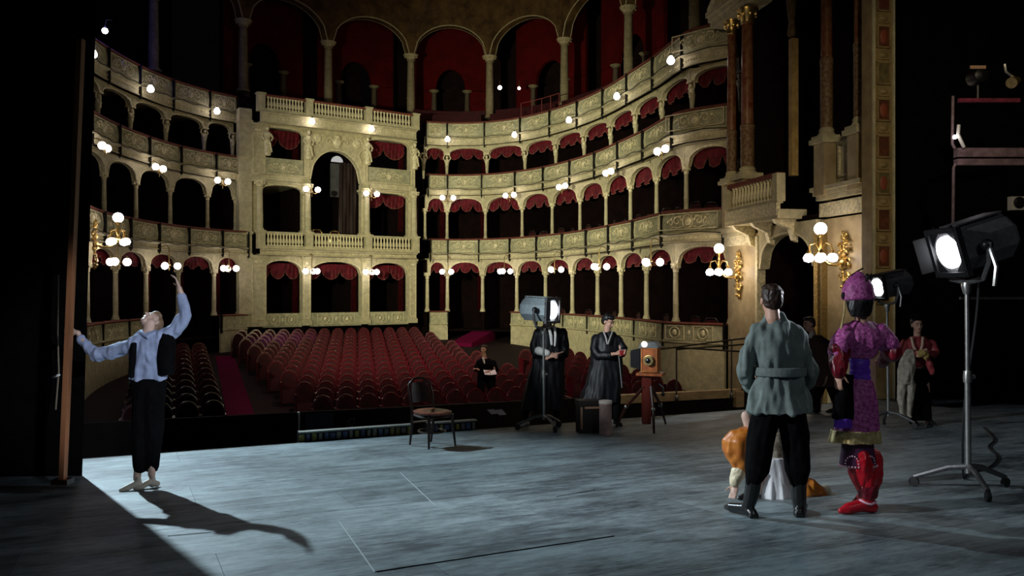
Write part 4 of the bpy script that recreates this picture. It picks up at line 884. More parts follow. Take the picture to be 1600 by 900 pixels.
# ================================================================== stage props
def along(d):                                                       # matrix with +y along d, z as up as possible
    y = Vector(d).normalized(); x = y.cross(Vector((0, 0, 1))).normalized(); z = x.cross(y)
    return Matrix((x, y, z)).transposed()
def fresnel(base, hc, aim, s, body_m, label, legr=0.42, rot0=0.4, power=40, pole_m=None):
    root = thing('fresnel_spotlight', label, 'stage light', base); R = along(aim).to_4x4(); M = Matrix.Translation(hc) @ R @ Matrix.Diagonal((s, s, s, 1)); pole_m = pole_m or STEEL
    m = MB(); m.M = M
    oc = [(0.19*math.cos(PI/8+k*PI/4), 0.20*math.sin(PI/8+k*PI/4)) for k in range(8)]
    m.prism(oc, -0.32, 0.16); m.prism([(x*0.8, z*0.8) for x, z in oc], -0.37, -0.32); h = m.build('housing', body_m, root, False)
    m = MB(); m.M = M
    for k in range(7): m.box((0, -0.27+k*0.06, 0.195), (0.16, 0.018, 0.03))
    m.box((0, -0.09, 0.205), (0.22, 0.42, 0.012)); m.build('vent_hood', body_m, h, False)
    m = MB(); m.M = M; f = 0.188
    for x in (-1, 1): m.box((x*f, 0.18, 0), (0.04, 0.045, 2*f+0.04)); m.box((0, 0.18, x*f), (2*f, 0.045, 0.04))
    for k in range(4):
        a = PI/4+k*PI/2; m.box((0.195*math.cos(a), 0.17, 0.195*math.sin(a)), (0.16, 0.02, 0.08), Matrix.Rotation(-a-PI/2, 3, 'Y'))
    m.build('front_frame', BLACKM if body_m is not LGREY else DGREY, root, False)
    m = MB(); m.M = M @ Matrix.Translation((0, 0.165, 0)) @ Matrix.Rotation(-PI/2, 4, 'X'); m.lathe([(0.138, 0), (0.137, 0.02), (0.10, 0.040), (0.05, 0.050), (0.001, 0.053)], 28); m.build('lens', LENS, root)
    m = MB(); m.M = M                                                # barn door on the far side
    m.box((0.225, 0.25, 0), (0.010, 0.10, 0.30), Matrix.Rotation(-0.35, 3, 'Z')); m.build('barn_door', BLACKM, root, False)
    # yoke
    m = MB(); m.M = Matrix.Translation(hc) @ Matrix.Diagonal((s, s, s, 1)); xs = Vector(R.col[0][:3]); xs.z = 0; xs.normalize()
    y = [xs*0.27*c+Vector((0, 0, z)) for c, z in ((-1, 0.02), (-1, -0.14), (-0.75, -0.27), (0, -0.30), (0.75, -0.27), (1, -0.14), (1, 0.02))]
    m.tube(y, 0.022, 6); m.build('yoke', DGREY, root)
    for c in (-1, 1):
        m = MB(); m.M = Matrix.Translation(hc) @ Matrix.Diagonal((s, s, s, 1)); m.ball(xs*0.24*c, 0.05, 10, 7); m.build('tilt_knob', BLACKM, root)
    m = MB(); m.M = Matrix.Translation(hc) @ Matrix.Diagonal((s, s, s, 1)); m.tube([-xs*0.27+Vector((0, 0, -0.02)), -xs*0.33+Vector((0, -0.02, -0.18)), -xs*0.30+Vector((0, -0.03, -0.33))], 0.016, 6); m.build('lever', STEEL, root)
    zt = hc.z-0.30*s; b = Vector(base); top = Vector((hc.x, hc.y, zt)); mid = b+(top-b)*0.55
    m = MB(); m.tube([b+Vector((0, 0, 0.16)), mid], 0.024*s, 10); m.build('lower_pole', pole_m, root)
    m = MB(); m.tube([mid, top], 0.019*s, 10); m.lathe([(0.034*s, -0.05), (0.036*s, 0), (0.030*s, 0.05)], 10, mid); m.ball(mid+Vector((0.05*s, 0, 0)), 0.02*s, 6, 5); m.lathe([(0.03*s, -0.10), (0.045*s, -0.03), (0.04*s, 0)], 10, top); m.build('upper_pole', pole_m, root)
    for k in range(3):
        a = rot0+k*2*PI/3; e = b+Vector((legr*math.cos(a), legr*math.sin(a), 0)); e.z = sz(e.x, e.y)
        m = MB(); m.tube([b+Vector((0, 0, 0.22)), b.lerp(e, 0.35)+Vector((0, 0, 0.20)), e+Vector((0, 0, 0.09))], [0.026*s, 0.024*s, 0.02*s], 8); lg = m.build('leg', pole_m if body_m is LGREY else DGREY, root)
        m = MB(); m.lathe([(0.01, -0.018), (0.042, -0.016), (0.045, 0), (0.042, 0.016), (0.01, 0.018)], 14, e+Vector((0, 0, 0.045)), Matrix.Rotation(a, 3, 'Z') @ Matrix.Rotation(PI/2, 3, 'X')); m.build('caster', RUBBER, lg)
    d = bpy.data.lights.new('fresnel_beam', 'SPOT'); d.energy = power; d.color = (0.85, 0.9, 1.0); d.spot_size = math.radians(48); d.spot_blend = 0.8; d.shadow_soft_size = 0.1
    o = bpy.data.objects.new('fresnel_beam', d); COL.objects.link(o); o.location = Vector(hc)+Vector(aim).normalized()*0.30*s; o.rotation_euler = Vector(aim).to_track_quat('-Z', 'Y').to_euler()
    return root
b = on_stage(850, 672); fresnel(b, at(849, 484, b.y), (0.80, -0.58, -0.05), 0.93, LGREY, 'light grey stage spotlight on a wheeled stand in front of the coated man', 0.40, 0.9, 30)
b = on_stage(1513, 768); fresnel(b, at(1511, 385, b.y), (-0.97, -0.12, -0.30), 1.05, DGREY, 'large dark stage spotlight on a tall silver stand at far right', 0.44, 0.35, 420)
b = on_stage(1388, 668); fresnel(b, at(1386, 446, b.y), (-0.97, -0.20, -0.18), 0.90, DGREY, 'small dark stage spotlight behind the purple costumed figure', 0.36, 1.3, 30)
# cable from the large lamp
m = MB(); q = on_stage(1505, 765); p = [at(1530, 430, q.y+0.05), at(1526, 500, q.y+0.1), at(1504, 640, q.y+0.05), on_stage(1504, 755)]
for x, y in ((1510, 740), (1545, 735), (1562, 715), (1540, 700), (1556, 690), (1545, 678), (1535, 668)): g = on_stage(x, y); p.append(g+Vector((0, 0, 0.012)))
for _ in range(3): p = [p[0]]+[k for i in range(len(p)-1) for k in (p[i].lerp(p[i+1], 0.25), p[i].lerp(p[i+1], 0.75))]+[p[-1]]
m.tube(p, 0.010, 6); tag(m.build('power_cable', RUBBER), 'black cable running from the large spotlight across the stage', 'cable')

# ---- bentwood chair
def bent_chair():
    A, B, Cc, D = on_stage(641, 698), on_stage(683, 706), on_stage(711, 695), on_stage(665, 689)
    c = (A+B+Cc+D)/4; f = ((B+Cc)/2-(A+D)/2); f.z = 0; f.normalize(); sd = Vector((-f.y, f.x, 0))
    root = thing('bentwood_chair', 'dark bentwood chair with reddish seat standing empty near the stage edge', 'chair', c, math.atan2(f.y, f.x))
    # local: +x front, +y to its left
    hw, dp, hs = 0.20, 0.22, 0.46
    for x, y, r0 in ((dp, hw, 1), (dp, -hw, 1), (-dp, hw*0.85, 0), (-dp, -hw*0.85, 0)):
        m = MB()
        if r0: m.tube([(x*0.92, y*0.92, hs-0.03), (x*0.98, y*0.98, 0.2), (x*1.08, y*1.06, 0.0)], [0.021, 0.018, 0.013], 8)
        else: m.tube([(x*1.22, y, 0), (x*1.0, y, hs*0.55), (x*0.95, y, hs)], [0.014, 0.019, 0.019], 8)
        m.local('leg', WOODB, root)
    SEATW = mat('worn_red_seat', (0.22, 0.060, 0.035), 0.3, var=0.3, scale=6)
    m = MB(); n = 26; pr = []
    for k in range(n):
        a = 2*PI*k/n; cx, sy = math.cos(a), math.sin(a); pr.append((0.255*abs(cx)**0.72*(1 if cx > 0 else -1), (0.225 if cx > 0 else 0.205)*abs(sy)**0.72*(1 if sy > 0 else -1)))
    vs_ = [(x, y, hs-0.025) for x, y in pr]+[(x*1.02, y*1.02, hs) for x, y in pr]+[(x*0.86, y*0.86, hs+0.014) for x, y in pr]+[(x*0.4, y*0.4, hs-0.002) for x, y in pr]+[(0, 0, hs-0.004)]
    fs_ = [tuple(range(n))[::-1]]+[(j*n+k, j*n+(k+1) % n, (j+1)*n+(k+1) % n, (j+1)*n+k) for j in range(3) for k in range(n)]+[(3*n+k, 3*n+(k+1) % n, 4*n) for k in range(n)]
    m.add(vs_, fs_); m.local('seat', SEATW, root)
    m = MB(); m.tube([(x*0.95, y*0.95, hs-0.05) for x, y in pr], 0.017, 6, closed=True); m.local('seat_rail', WOODB, root)
    m = MB(); m.tube([(-0.21, -0.17, hs), (-0.26, -0.185, 0.66), (-0.30, -0.165, 0.80), (-0.315, -0.08, 0.865), (-0.32, 0, 0.875), (-0.315, 0.08, 0.865), (-0.30, 0.165, 0.80), (-0.26, 0.185, 0.66), (-0.21, 0.17, hs)], 0.018, 8); m.local('back_hoop', WOODB, root)
    m = MB(); vs_ = []
    for j in range(6):
        z = hs+0.10+j*0.052; w_ = 0.145-0.02*(j/5)**3*2; x = -0.235-0.07*j/5
        vs_ += [(x-0.012*math.cos(i/6*PI-PI/2), -w_+2*w_*i/6, z) for i in range(7)]
    k = len(vs_); fs_ = [(j*7+i, j*7+i+1, (j+1)*7+i+1, (j+1)*7+i) for j in range(5) for i in range(6)]
    m.add(vs_+[(x-0.010, y, z) for x, y, z in vs_], fs_+[tuple(q+k for q in f_[::-1]) for f_ in fs_]); m.local('back_panel', WOODB, root)
    m = MB(); m.tube([(0.20*math.cos(2*PI*k/20), 0.175*math.sin(2*PI*k/20), 0.20) for k in range(20)], 0.010, 6, closed=True); m.local('leg_ring', WOODB, root)
    m = MB(); m.box((-0.225, -0.0, 0.30), (0.012, 0.32, 0.02)); m.local('stretcher', mat('pale_stretcher', (0.40, 0.26, 0.18), 0.5), root)
    return root
bent_chair()
# ---- antique box camera on a column tripod
base = on_stage(1012, 676); Yc = base.y
root = thing('plate_camera', 'antique wooden box camera on a tripod with reddish column', 'camera', base)
rz = -0.35; hc = at(1017, 561, Yc); M = Matrix.Translation(hc) @ Matrix.Rotation(rz, 4, 'Z'); s = Yc/FPX
m = MB(); m.M = M; m.box((0, 0, 0), (25*s, 30*s, 40*s)); bx_ = m.build('case', WOODO, root, False)
m = MB(); m.M = M
for z in (-18*s, 18*s): m.box((0, -15.5*s, z), (26*s, 1.6*s, 2.4*s))
for x in (-11.5*s, 11.5*s): m.box((x, -15.5*s, 0), (2.2*s, 1.6*s, 38*s))
m.build('front_frame', mat('amber_wood', (0.50, 0.17, 0.04), 0.3, var=0.4, scale=12), bx_, False)
m = MB(); m.M = M @ Matrix.Translation((0, -15.5*s, -1*s)) @ Matrix.Rotation(PI/2, 4, 'X'); m.lathe([(8*s, 0), (8.5*s, 2*s), (6.5*s, 2.5*s), (6.5*s, 6*s), (7.4*s, 6.2*s), (7.4*s, 8*s), (4*s, 8*s), (3*s, 5*s)], 18); m.build('lens_barrel', BRASS, root)
m = MB(); m.M = M @ Matrix.Translation((0, -15.5*s, -1*s)) @ Matrix.Rotation(PI/2, 4, 'X'); m.lathe([(4.2*s, 8.1*s), (3*s, 8.9*s), (0.1*s, 9.2*s)], 14); m.build('lens_glass', mat('dark_glass', (0.01, 0.01, 0.012), 0.08), root)
m = MB(); m.M = M; m.prism([(-16*s, 19*s), (-13*s, 26*s), (9*s, 27*s), (14*s, 20*s), (14*s, 18.5*s), (-16*s, 18.5*s)], -17*s, 17*s); m.build('hood', mat('grey_hood', (0.16, 0.17, 0.17), 0.6, var=0.3, scale=15), root, False)
m = MB(); m.M = M @ Matrix.Translation((-12.5*s, 4*s, 0)) @ Matrix.Rotation(-PI/2, 4, 'Y')
for k in range(7): m.box((0, 0, 2*s+k*2.6*s), ((34-k*1.2)*s, (26-k)*s, 1.5*s)); m.box((0, 0, 3.3*s+k*2.6*s), ((29-k*1.2)*s, (21-k)*s, 1.2*s))
m.build('bellows', BLACKM, root, False)
m = MB(); m.M = M; m.ball((-7*s, -17*s, 24*s), (4.6*s, 3*s, 4.6*s), 12, 8); m.build('bulb', mat('lit_bulb_small', (0.9, 0.9, 0.85), 0.3, emit=(1, 0.92, 0.85), estr=4.0), root)
m = MB(); m.M = M; m.box((0, 0, -23*s), (40*s, 34*s, 4*s)); m.build('platform', WOODO, root, False)
a_, b_ = at(1011, 586, Yc), at(1009, 662, Yc); m = MB(); m.M = Matrix.Translation((a_+b_)/2); m.box((0, 0, 0), (13*s, 13*s, (a_-b_).length)); m.build('column', mat('red_column_wood', (0.17, 0.022, 0.012), 0.4, var=0.3, scale=8, stretch=(1, 1, 0.2)), root, False)
for (x, y, dx, kx) in ((963, 669, 0, 985), (1022, 680, 0, 1016), (1040, 664, 0, 1026)):
    e = on_stage(x, y); st = at(1011+(6 if x > 1000 else -4), 604, Yc+(0.1 if x == 1040 else -0.05)); md = st.lerp(e, 0.55)+Vector(((kx-1011)*s*0.15, 0, 0.05)); m = MB(); m.tube([st, md, e+Vector((0, 0, 0.02))], [0.026, 0.022, 0.016], 8); lg = m.build('leg', WOODB, root)
    m = MB(); m.ball(md, 0.032, 8, 6); m.build('clamp', STEEL, lg)
m = MB(); m.tube([at(1030, 600, Yc), at(1037, 606, Yc-0.05), at(1036, 614, Yc-0.05)], 0.014, 6); m.ball(at(1036, 616, Yc-0.05), 0.03, 6, 5); m.build('crank', BLACKM, root)
# ---- trunk and pale canister behind the coated man
e = on_stage(946, 680); root = thing('pale_canister', 'pale pink canister standing on the stage beside the box camera', 'canister', e); s = e.y/FPX
MB().lathe([(0.001, 0), (9.6*s, 0), (10.2*s, 3*s), (9.8*s, 5*s), (9.6*s, 47*s), (10.2*s, 48*s), (10.2*s, 53*s), (9.2*s, 53.5*s)], 24).local('body', mat('pale_pink_card', (0.42, 0.28, 0.24), 0.6, var=0.3, scale=7), root)
MB().lathe([(10.4*s, 50*s), (10.4*s, 54*s), (8*s, 54.6*s), (0.001, 54.6*s)], 24).local('lid', mat('cream_card', (0.62, 0.55, 0.48), 0.6), root)
e = on_stage(920, 676); s = e.y/FPX; root = thing('prop_trunk', 'dark leather trunk on the stage at the feet of the man in a cape', 'trunk', e, 0.2)
m = MB(); m.M = Matrix.Diagonal((s, s, s, 1)); m.box((0, 4, 22), (34, 22, 44)); m.local('body', mat('black_leather', (0.014, 0.010, 0.008), 0.5, var=0.3, scale=10), root, False)
m = MB(); m.M = Matrix.Diagonal((s, s, s, 1)); m.box((0, 4, 47), (36, 24, 8)); m.local('lid', mat('black_leather', (0.014, 0.010, 0.008)), root, False)
m = MB(); m.M = Matrix.Diagonal((s, s, s, 1)); m.box((3, -8.4, 40), (24, 1.2, 3.2)); m.box((-14, -8.2, 24), (3, 1, 34)); m.local('strap', mat('tan_strap', (0.30, 0.17, 0.10), 0.6), root, False)
# ---- lighting bridge high on the right
PURP = mat('purplish_paint', (0.20, 0.13, 0.15), 0.6, var=0.4, scale=9); Yb = 13.0
root = thing('lighting_bridge', 'dim purplish lighting bridge with posts high at the right', 'platform', at(1545, 300, Yb))
for y0, y1 in ((232, 244), (246, 254)):
    a_, b_ = at(1493, y0, Yb), at(1660, y1, Yb-0.3); m = MB(); m.box(((a_.x+b_.x)/2, Yb, (a_.z+b_.z)/2), (b_.x-a_.x, 0.12, a_.z-b_.z)); m.build('beam', PURP, root, False)
for pts in (((1489, 150, Yb), (1488, 225, Yb), (1492, 232, Yb)), ((1493, 256, Yb), (1490, 262, Yb), (1489, 352, Yb+0.1))):
    m = MB(); m.tube([at(*p) for p in pts], 0.022, 6); m.build('post', PURP, root)
m = MB(); m.box((at(1545, 157, Yb)), (0.95, 0.06, 0.06)); m.build('upper_rail', mat('dull_magenta_rail', (0.20, 0.02, 0.05), 0.6, var=0.5, scale=10), root, False)
m = MB(); m.box((at(1560, 466, Yb)), (1.2, 0.05, 0.04)); m.build('lower_rail', DGREY, root, False)
root = thing('work_lamp', 'small bare bulb with a white bracket on the lighting bridge', 'lamp', at(1492, 214, Yb-0.1))
m = MB(); m.ball(at(1492, 214, Yb-0.15), 0.034, 8, 6); m.build('bulb', GLOBE, root)
m = MB(); m.tube([at(1498, 195, Yb-0.15), at(1497, 210, Yb-0.15), at(1506, 230, Yb-0.1)], 0.026, 6); m.build('bracket', mat('white_paint', (0.6, 0.6, 0.56)), root)
point('work_lamp_light', at(1490, 216, Yb-0.45), 2.5, (1.0, 0.85, 0.9), 0.04)
root = thing('square_lamp', 'square pale lamp face with black round centre at far right', 'lamp', at(1588, 318, Yb))
m = MB(); m.box(at(1588, 318, Yb), (0.22, 0.1, 0.21)); m.build('face', mat('pale_tin', (0.45, 0.42, 0.36), 0.6), root, False)
m = MB(); m.lathe([(0.085, 0), (0.09, 0.02), (0.06, 0.05), (0.001, 0.05)], 18, at(1589, 317, Yb)+Vector((0, -0.05, 0)), Matrix.Rotation(PI/2, 3, 'X')); m.build('lens', BLACKM, root)
root = thing('hanging_spot', 'brass fronted spot hanging above the bridge at right edge', 'stage light', at(1585, 128, Yb))
m = MB(); m.M = Matrix.Translation(at(1584, 128, Yb)) @ along((-0.7, -0.6, -0.3)).to_4x4() @ Matrix.Rotation(-PI/2, 4, 'X'); m.lathe([(0.06, -0.15), (0.085, 0), (0.09, 0.08), (0.085, 0.1)], 14); m.build('housing', BRASS, root)
m = MB(); m.tube([at(1586, 122, Yb), at(1572, 112, Yb), at(1570, 100, Yb)], 0.02, 6); m.build('bracket', STEEL, root)
root = thing('hooded_spot', 'black hooded spot with tan top edge above the bridge', 'stage light', at(1528, 120, Yb))
m = MB(); m.M = Matrix.Translation(at(1528, 120, Yb)); m.lathe([(0.13, -0.12), (0.14, 0.0), (0.11, 0.12), (0.04, 0.15)], 16, (0, 0, 0), Matrix.Rotation(PI/2, 3, 'X')); m.build('housing', BLACKM, root)
m = MB(); m.M = Matrix.Translation(at(1528, 105, Yb-0.12)); m.box((0, 0, 0), (0.24, 0.02, 0.05)); n = MB(); n.tube([at(1528, 105, Yb), at(1528, 160, Yb)], 0.02, 6); n.build('stem', BLACKM, root); m.build('top_edge', mat('tan_edge', (0.45, 0.27, 0.16), 0.6), root, False)
# ---- gilt chairs in the royal box, dark chairs in the right boxes
def box_chair(p, rz, top, rim, label, grp):
    root = thing('box_chair', label, 'chair', p, rz, grp); z = top-p[2]
    m = MB(); m.tube([(-0.2, 0, z-0.5), (-0.22, 0, z-0.12), (-0.14, 0, z-0.01), (0, 0, z), (0.14, 0, z-0.01), (0.22, 0, z-0.12), (0.2, 0, z-0.5)], 0.02, 6); bk = m.local('back_frame', rim, root)
    m = MB(); m.box((0, 0.02, z-0.27), (0.36, 0.05, 0.42)); m.local('back_pad', PLUSH, root)
    m = MB(); m.box((0, -0.22, z-0.52), (0.44, 0.44, 0.07)); m.local('seat', PLUSH, root)
    for x in (-0.2, 0.2):
        for y in (-0.4, -0.02): MB().tube([(x, y, 0), (x, y, z-0.5)], 0.018, 6).local('leg', rim, root)
for j, s_ in enumerate((2.75, 3.55)):
    p = rp(s_, 0.75); box_chair((p.x, p.y, 1.62), RRZ, 2.60-0.03*j, GOLD, f'gilt framed chair behind the royal balustrade, {("left","right")[j]} one of the pair', 'royal box chairs')
DCH = mat('black_chair_wood', (0.02, 0.012, 0.010), 0.35)
for k, zf in ((0, -1.8), (1, 1.62)):
    for i in range(3, 10):
        for j, fr in enumerate((0.30, 0.62)):
            P, t, n = RIGHT.at(ST_R[i]+(ST_R[i+1]-ST_R[i])*fr); q = P+n*(0.80+0.1*j); rz = lamp_rot(t, n)
            box_chair((q.x, q.y, zf), rz+random.uniform(-0.4, 0.4), ZT[k]+(0.16, 0.30)[k]-0.05*j, DCH, f'{("left","right")[j]} dark chair in {ORD[i]} {("ground","first tier")[k]} box right of the royal box', 'dark chairs in the right boxes')
# ================================================================== people
WORK = bpy.data.scenes.new('work')
def brows(mb, Y, rr):                                               # the body under the clothes
    rows(mb, Y, [(q[0], (q[1]+q[2])/2-(q[2]-q[1])*0.41, (q[1]+q[2])/2+(q[2]-q[1])*0.41, 0.42) for q in rr])
def blob(name, mb, vox, m_, parent, smooth=4, fold=None):
    """one continuous skin over the closed shapes collected in mb (world space)"""
    inv = wmat(parent).inverted(); me = bpy.data.meshes.new(name); me.from_pydata([tuple(v) for v in mb.v], [], mb.f)
    bm = bmesh.new(); bm.from_mesh(me); bmesh.ops.recalc_face_normals(bm, faces=bm.faces); bm.to_mesh(me); bm.free()
    tmp = bpy.data.objects.new('tmp', me); WORK.collection.objects.link(tmp)
    r = tmp.modifiers.new('r', 'REMESH'); r.mode = 'VOXEL'; r.voxel_size = vox*0.8; r.use_smooth_shade = True
    if smooth: q = tmp.modifiers.new('s', 'SMOOTH'); q.factor = 0.5; q.iterations = smooth+1
    WORK.view_layers[0].update(); dg = WORK.view_layers[0].depsgraph; out = bpy.data.meshes.new_from_object(tmp.evaluated_get(dg)); bpy.data.objects.remove(tmp); bpy.data.meshes.remove(me)
    if fold:
        amp, fx, fzs = fold
        nv = len(out.vertices); co = [0.0]*(nv*3); no = [0.0]*(nv*3); out.vertices.foreach_get('co', co); out.vertex_normals.foreach_get('vector', no)
        for q in range(0, nv*3, 3):
            x, y, z = co[q], co[q+1], co[q+2]; w1 = noise.noise((x*3.1+9, y*3.1, z*2.3)); zz = z*fzs+w1*1.2
            k = amp*(noise.noise((x*fx+w1, y*fx, zz))+0.5*noise.noise((x*fx*2.1+5, y*fx*2.1, zz*2.0)))
            co[q] = x+no[q]*k; co[q+1] = y+no[q+1]*k; co[q+2] = z+no[q+2]*k
        out.vertices.foreach_set('co', co)
    out.transform(inv); out.name = name; out.materials.clear(); out.materials.append(m_)
    out.polygons.foreach_set('use_smooth', [True]*len(out.polygons))
    o = bpy.data.objects.new(name, out); COL.objects.link(o); o.parent = parent
    return o
def cap(mb, pts, r, n=12): mb.tube(pts, r, n, round_=True)
def rows(mb, Y, rr, n=28):                                          # silhouette rows (py, left px, right px, depth ratio, dy, amp, freq)
    rings = []
    for q in rr:
        py, l, r_ = q[:3]; dr = q[3] if len(q) > 3 else 0.62; dy = q[4] if len(q) > 4 else 0; a = q[5] if len(q) > 5 else 0; fq = q[6] if len(q) > 6 else 7
        c = at((l+r_)/2, py, Y+dy); rx = (r_-l)/2*Y/FPX; rings.append((c, rx, rx*dr, a, fq, 0.7))
    mb.loft(rings[::-1], n)
def fmat(f, u):
    f = Vector(f).normalized(); u = Vector(u); x = f.cross(u).normalized(); u = x.cross(f); return Matrix((x, f, u)).transposed()
def head(mb, c, f, u, s=1.0):                                       # x: side, y: forward, z: up
    R = fmat(f, u); c = Vector(c)
    def E(p, r, n=14): mb.ball(c+R @ (Vector(p)*s), tuple(q*s for q in r), n, 9, R)
    E((0, -0.012, 0.030), (0.074, 0.094, 0.088)); E((0, 0.028, -0.030), (0.060, 0.066, 0.078)); E((0, 0.055, -0.085), (0.034, 0.032, 0.028)); E((0, 0.022, -0.062), (0.053, 0.058, 0.045))
    mb.tube([c+R @ (Vector((0, 0.088, 0.018))*s), c+R @ (Vector((0, 0.108, -0.022))*s)], [0.010*s, 0.017*s], 8, round_=True)
    for k in (-1, 1): E((k*0.075, -0.005, -0.006), (0.012, 0.020, 0.032), 8); E((k*0.030, 0.078, -0.015), (0.024, 0.014, 0.018), 8)
    E((0, 0.084, 0.034), (0.052, 0.012, 0.011), 8); E((0, 0.084, -0.052), (0.024, 0.011, 0.012), 8)
def face_parts(parent, c, f, u, s=1.0):
    R = fmat(f, u); c = Vector(c)
    for k in (-1, 1): m = MB(); m.ball(c+R @ (Vector((k*0.030, 0.091, 0.008))*s), tuple(q*s for q in (0.014, 0.007, 0.008)), 8, 6, R); m.build('eye', EYEM, parent)
    for k in (-1, 1): m = MB(); m.tube([c+R @ (Vector((k*0.012, 0.098, 0.034))*s), c+R @ (Vector((k*0.032, 0.094, 0.040))*s), c+R @ (Vector((k*0.052, 0.078, 0.034))*s)], 0.005*s, 5); m.build('eyebrow', HAIRK, parent)
    m = MB(); m.ball(c+R @ (Vector((0, 0.094, -0.052))*s), tuple(q*s for q in (0.022, 0.007, 0.007)), 8, 6, R); m.build('mouth', LIPM, parent)
def hair(parent, c, f, u, s, m_, extra=(), vox=0.009, fold=(0.004, 60, 20)):
    R = fmat(f, u); c = Vector(c); mb = MB()
    for p, r in (((0, -0.030, 0.048), (0.083, 0.090, 0.086)), ((0, -0.055, 0.010), (0.079, 0.062, 0.080)), ((0, 0.030, 0.098), (0.068, 0.055, 0.034)))+tuple(extra):
        mb.ball(c+R @ (Vector(p)*s), tuple(q*s for q in r), 14, 9, R)
    return blob('hair', mb, vox, m_, parent, 2, fold)
def hand(mb, W, d, n, side=1, curl=0.5, s=1.0, spread=0.0):
    W = Vector(W); d = Vector(d).normalized(); n = Vector(n); n = (n-d*n.dot(d)).normalized(); b = d.cross(n)*side; R = Matrix((b, d, n)).transposed()
    mb.tube([W-d*0.03*s, W+d*0.025*s], [0.028*s, 0.026*s], 10, round_=True)
    mb.ball(W+d*0.055*s, (0.041*s, 0.056*s, 0.017*s), 12, 8, R)
    for i, Ln in enumerate((0.074, 0.084, 0.078, 0.060)):
        p = W+d*(0.092 if i else 0.088)*s+b*(0.030-0.020*i)*s; a = 0.25*curl; pts = [p-d*0.02*s, p]; sp_ = b*spread*(1.5-i)*0.5
        for fr in (0.45, 0.32, 0.25):
            dd = (d+sp_)*math.cos(a)+n*math.sin(a); p = p+dd.normalized()*Ln*fr*s; pts.append(p); a += curl*0.9
        mb.tube(pts, [0.010*s, 0.0095*s, 0.009*s, 0.0085*s, 0.0075*s], 8, round_=True)
    p = W+d*0.02*s+b*0.030*s; q = (d*0.7+b*0.7+n*0.3).normalized(); p2 = p+q*0.04*s; q2 = (d*0.85+b*0.3+n*(0.3+0.5*curl)).normalized()
    mb.tube([p-q*0.01*s, p2, p2+q2*0.03*s, p2+q2*0.052*s], [0.015*s, 0.0115*s, 0.010*s, 0.008*s], 8, round_=True)
def foot_shape(mb, ank, toe, r=0.042, h=0.05):
    a, t = Vector(ank), Vector(toe); d = (t-a); d.z = 0; d.normalize(); g = t.z
    heel = Vector((a.x, a.y, g))-d*0.045
    mb.tube([heel+Vector((0, 0, r*0.9)), a*0.5+Vector((a.x, a.y, g+h))*0.5+d*0.03, t-d*0.06+Vector((0, 0, r*0.75)), t-d*0.01+Vector((0, 0, r*0.5))], [r*0.9, r, r*0.85, r*0.5], 10, round_=True)
    mb.tube([a+Vector((0, 0, 0.03)), Vector((a.x, a.y, g+r))], [r*0.85, r*0.9], 10, round_=True)

# ------------------------------------------------ 1. man in the belted teal tunic
TEAL = mat('teal_linen', (0.155, 0.190, 0.178), 0.85, var=0.18, scale=14, spec=0.2, bump=0.1, bscale=60)
BLKW = mat('black_wool', (0.004, 0.004, 0.0045), 0.95, var=0.3, scale=20, spec=0.05)
BOOT = mat('black_boot', (0.012, 0.012, 0.012), 0.28)
g = on_stage(1210, 806); Y = g.y; P = lambda x, y, dy=0.0: at(x, y, Y+dy)
man = thing('person', 'man seen from behind in teal belted tunic, black breeches and boots', 'person', g)
b = MB(); hc = P(1205, 470, 0.02); head(b, hc, (0.05, 1, -0.04), (0, 0.05, 1), 1.0)
cap(b, [P(1206, 482, 0.0), P(1208, 500, -0.02)], [0.056, 0.062]); brows(b, Y, [(498, 1192, 1226), (515, 1180, 1246), (550, 1184, 1250), (585, 1190, 1248), (630, 1186, 1250)])
for sx, w_ in ((-1, [(1178, 518), (1166, 576), (1184, 606)]), (1, [(1246, 518), (1262, 576), (1246, 604)])):
    cap(b, [P(*w_[0], 0.02), P(*w_[1], 0.06)], [0.036, 0.034]); cap(b, [P(*w_[1], 0.06), P(*w_[2], 0.20)], [0.034, 0.028]); hand(b, P(*w_[2], 0.21), (-sx*0.7, 0.6, -0.35), (-sx*0.5, -0.6, 0), -sx, 0.5, 0.95)
for kx in ([(1200, 635), (1186, 715), (1169, 790)], [(1234, 635), (1244, 715), (1248, 795)]):
    cap(b, [P(*kx[0]), P(*kx[1])], [0.085, 0.06]); cap(b, [P(*kx[1]), P(*kx[2])], [0.055, 0.04])
body = blob('body', b, 0.0095, SKIN, man, 3)
hair(man, hc, (0.05, 1, -0.04), (0, 0.05, 1), 1.02, HAIRB, (((0, -0.062, -0.02), (0.070, 0.045, 0.055)),), 0.008, (0.006, 45, 30))
t = MB(); rows(t, Y, [(644, 1166, 1268, 0.74, 0, 0.04, 8), (625, 1170, 1265, 0.72, 0, 0.04, 8), (605, 1176, 1260, 0.64, 0, 0.045, 8), (592, 1181, 1256, 0.62, 0, 0.03, 8), (581, 1185, 1253, 0.60), (570, 1181, 1256, 0.62), (550, 1174, 1260, 0.62, 0, 0.02, 9), (532, 1170, 1259, 0.58), (517, 1172, 1254, 0.52), (506, 1181, 1243, 0.48), (497, 1191, 1228, 0.55), (489, 1195, 1222, 0.7)], 40)
cap(t, [P(1183, 519), P(1169, 550, 0.0), P(1164, 578, 0.03)], [0.060, 0.064, 0.064]); cap(t, [P(1163, 578, 0.03), P(1170, 598, 0.12), P(1182, 612, 0.2)], [0.069, 0.058, 0.040])
cap(t, [P(1242, 519), P(1257, 550, 0.0), P(1263, 578, 0.03)], [0.060, 0.064, 0.064]); cap(t, [P(1264, 578, 0.03), P(1258, 598, 0.12), P(1248, 610, 0.2)], [0.067, 0.056, 0.040])
blob('tunic', t, 0.0095, TEAL, man, 2, (0.030, 12, 1.5))
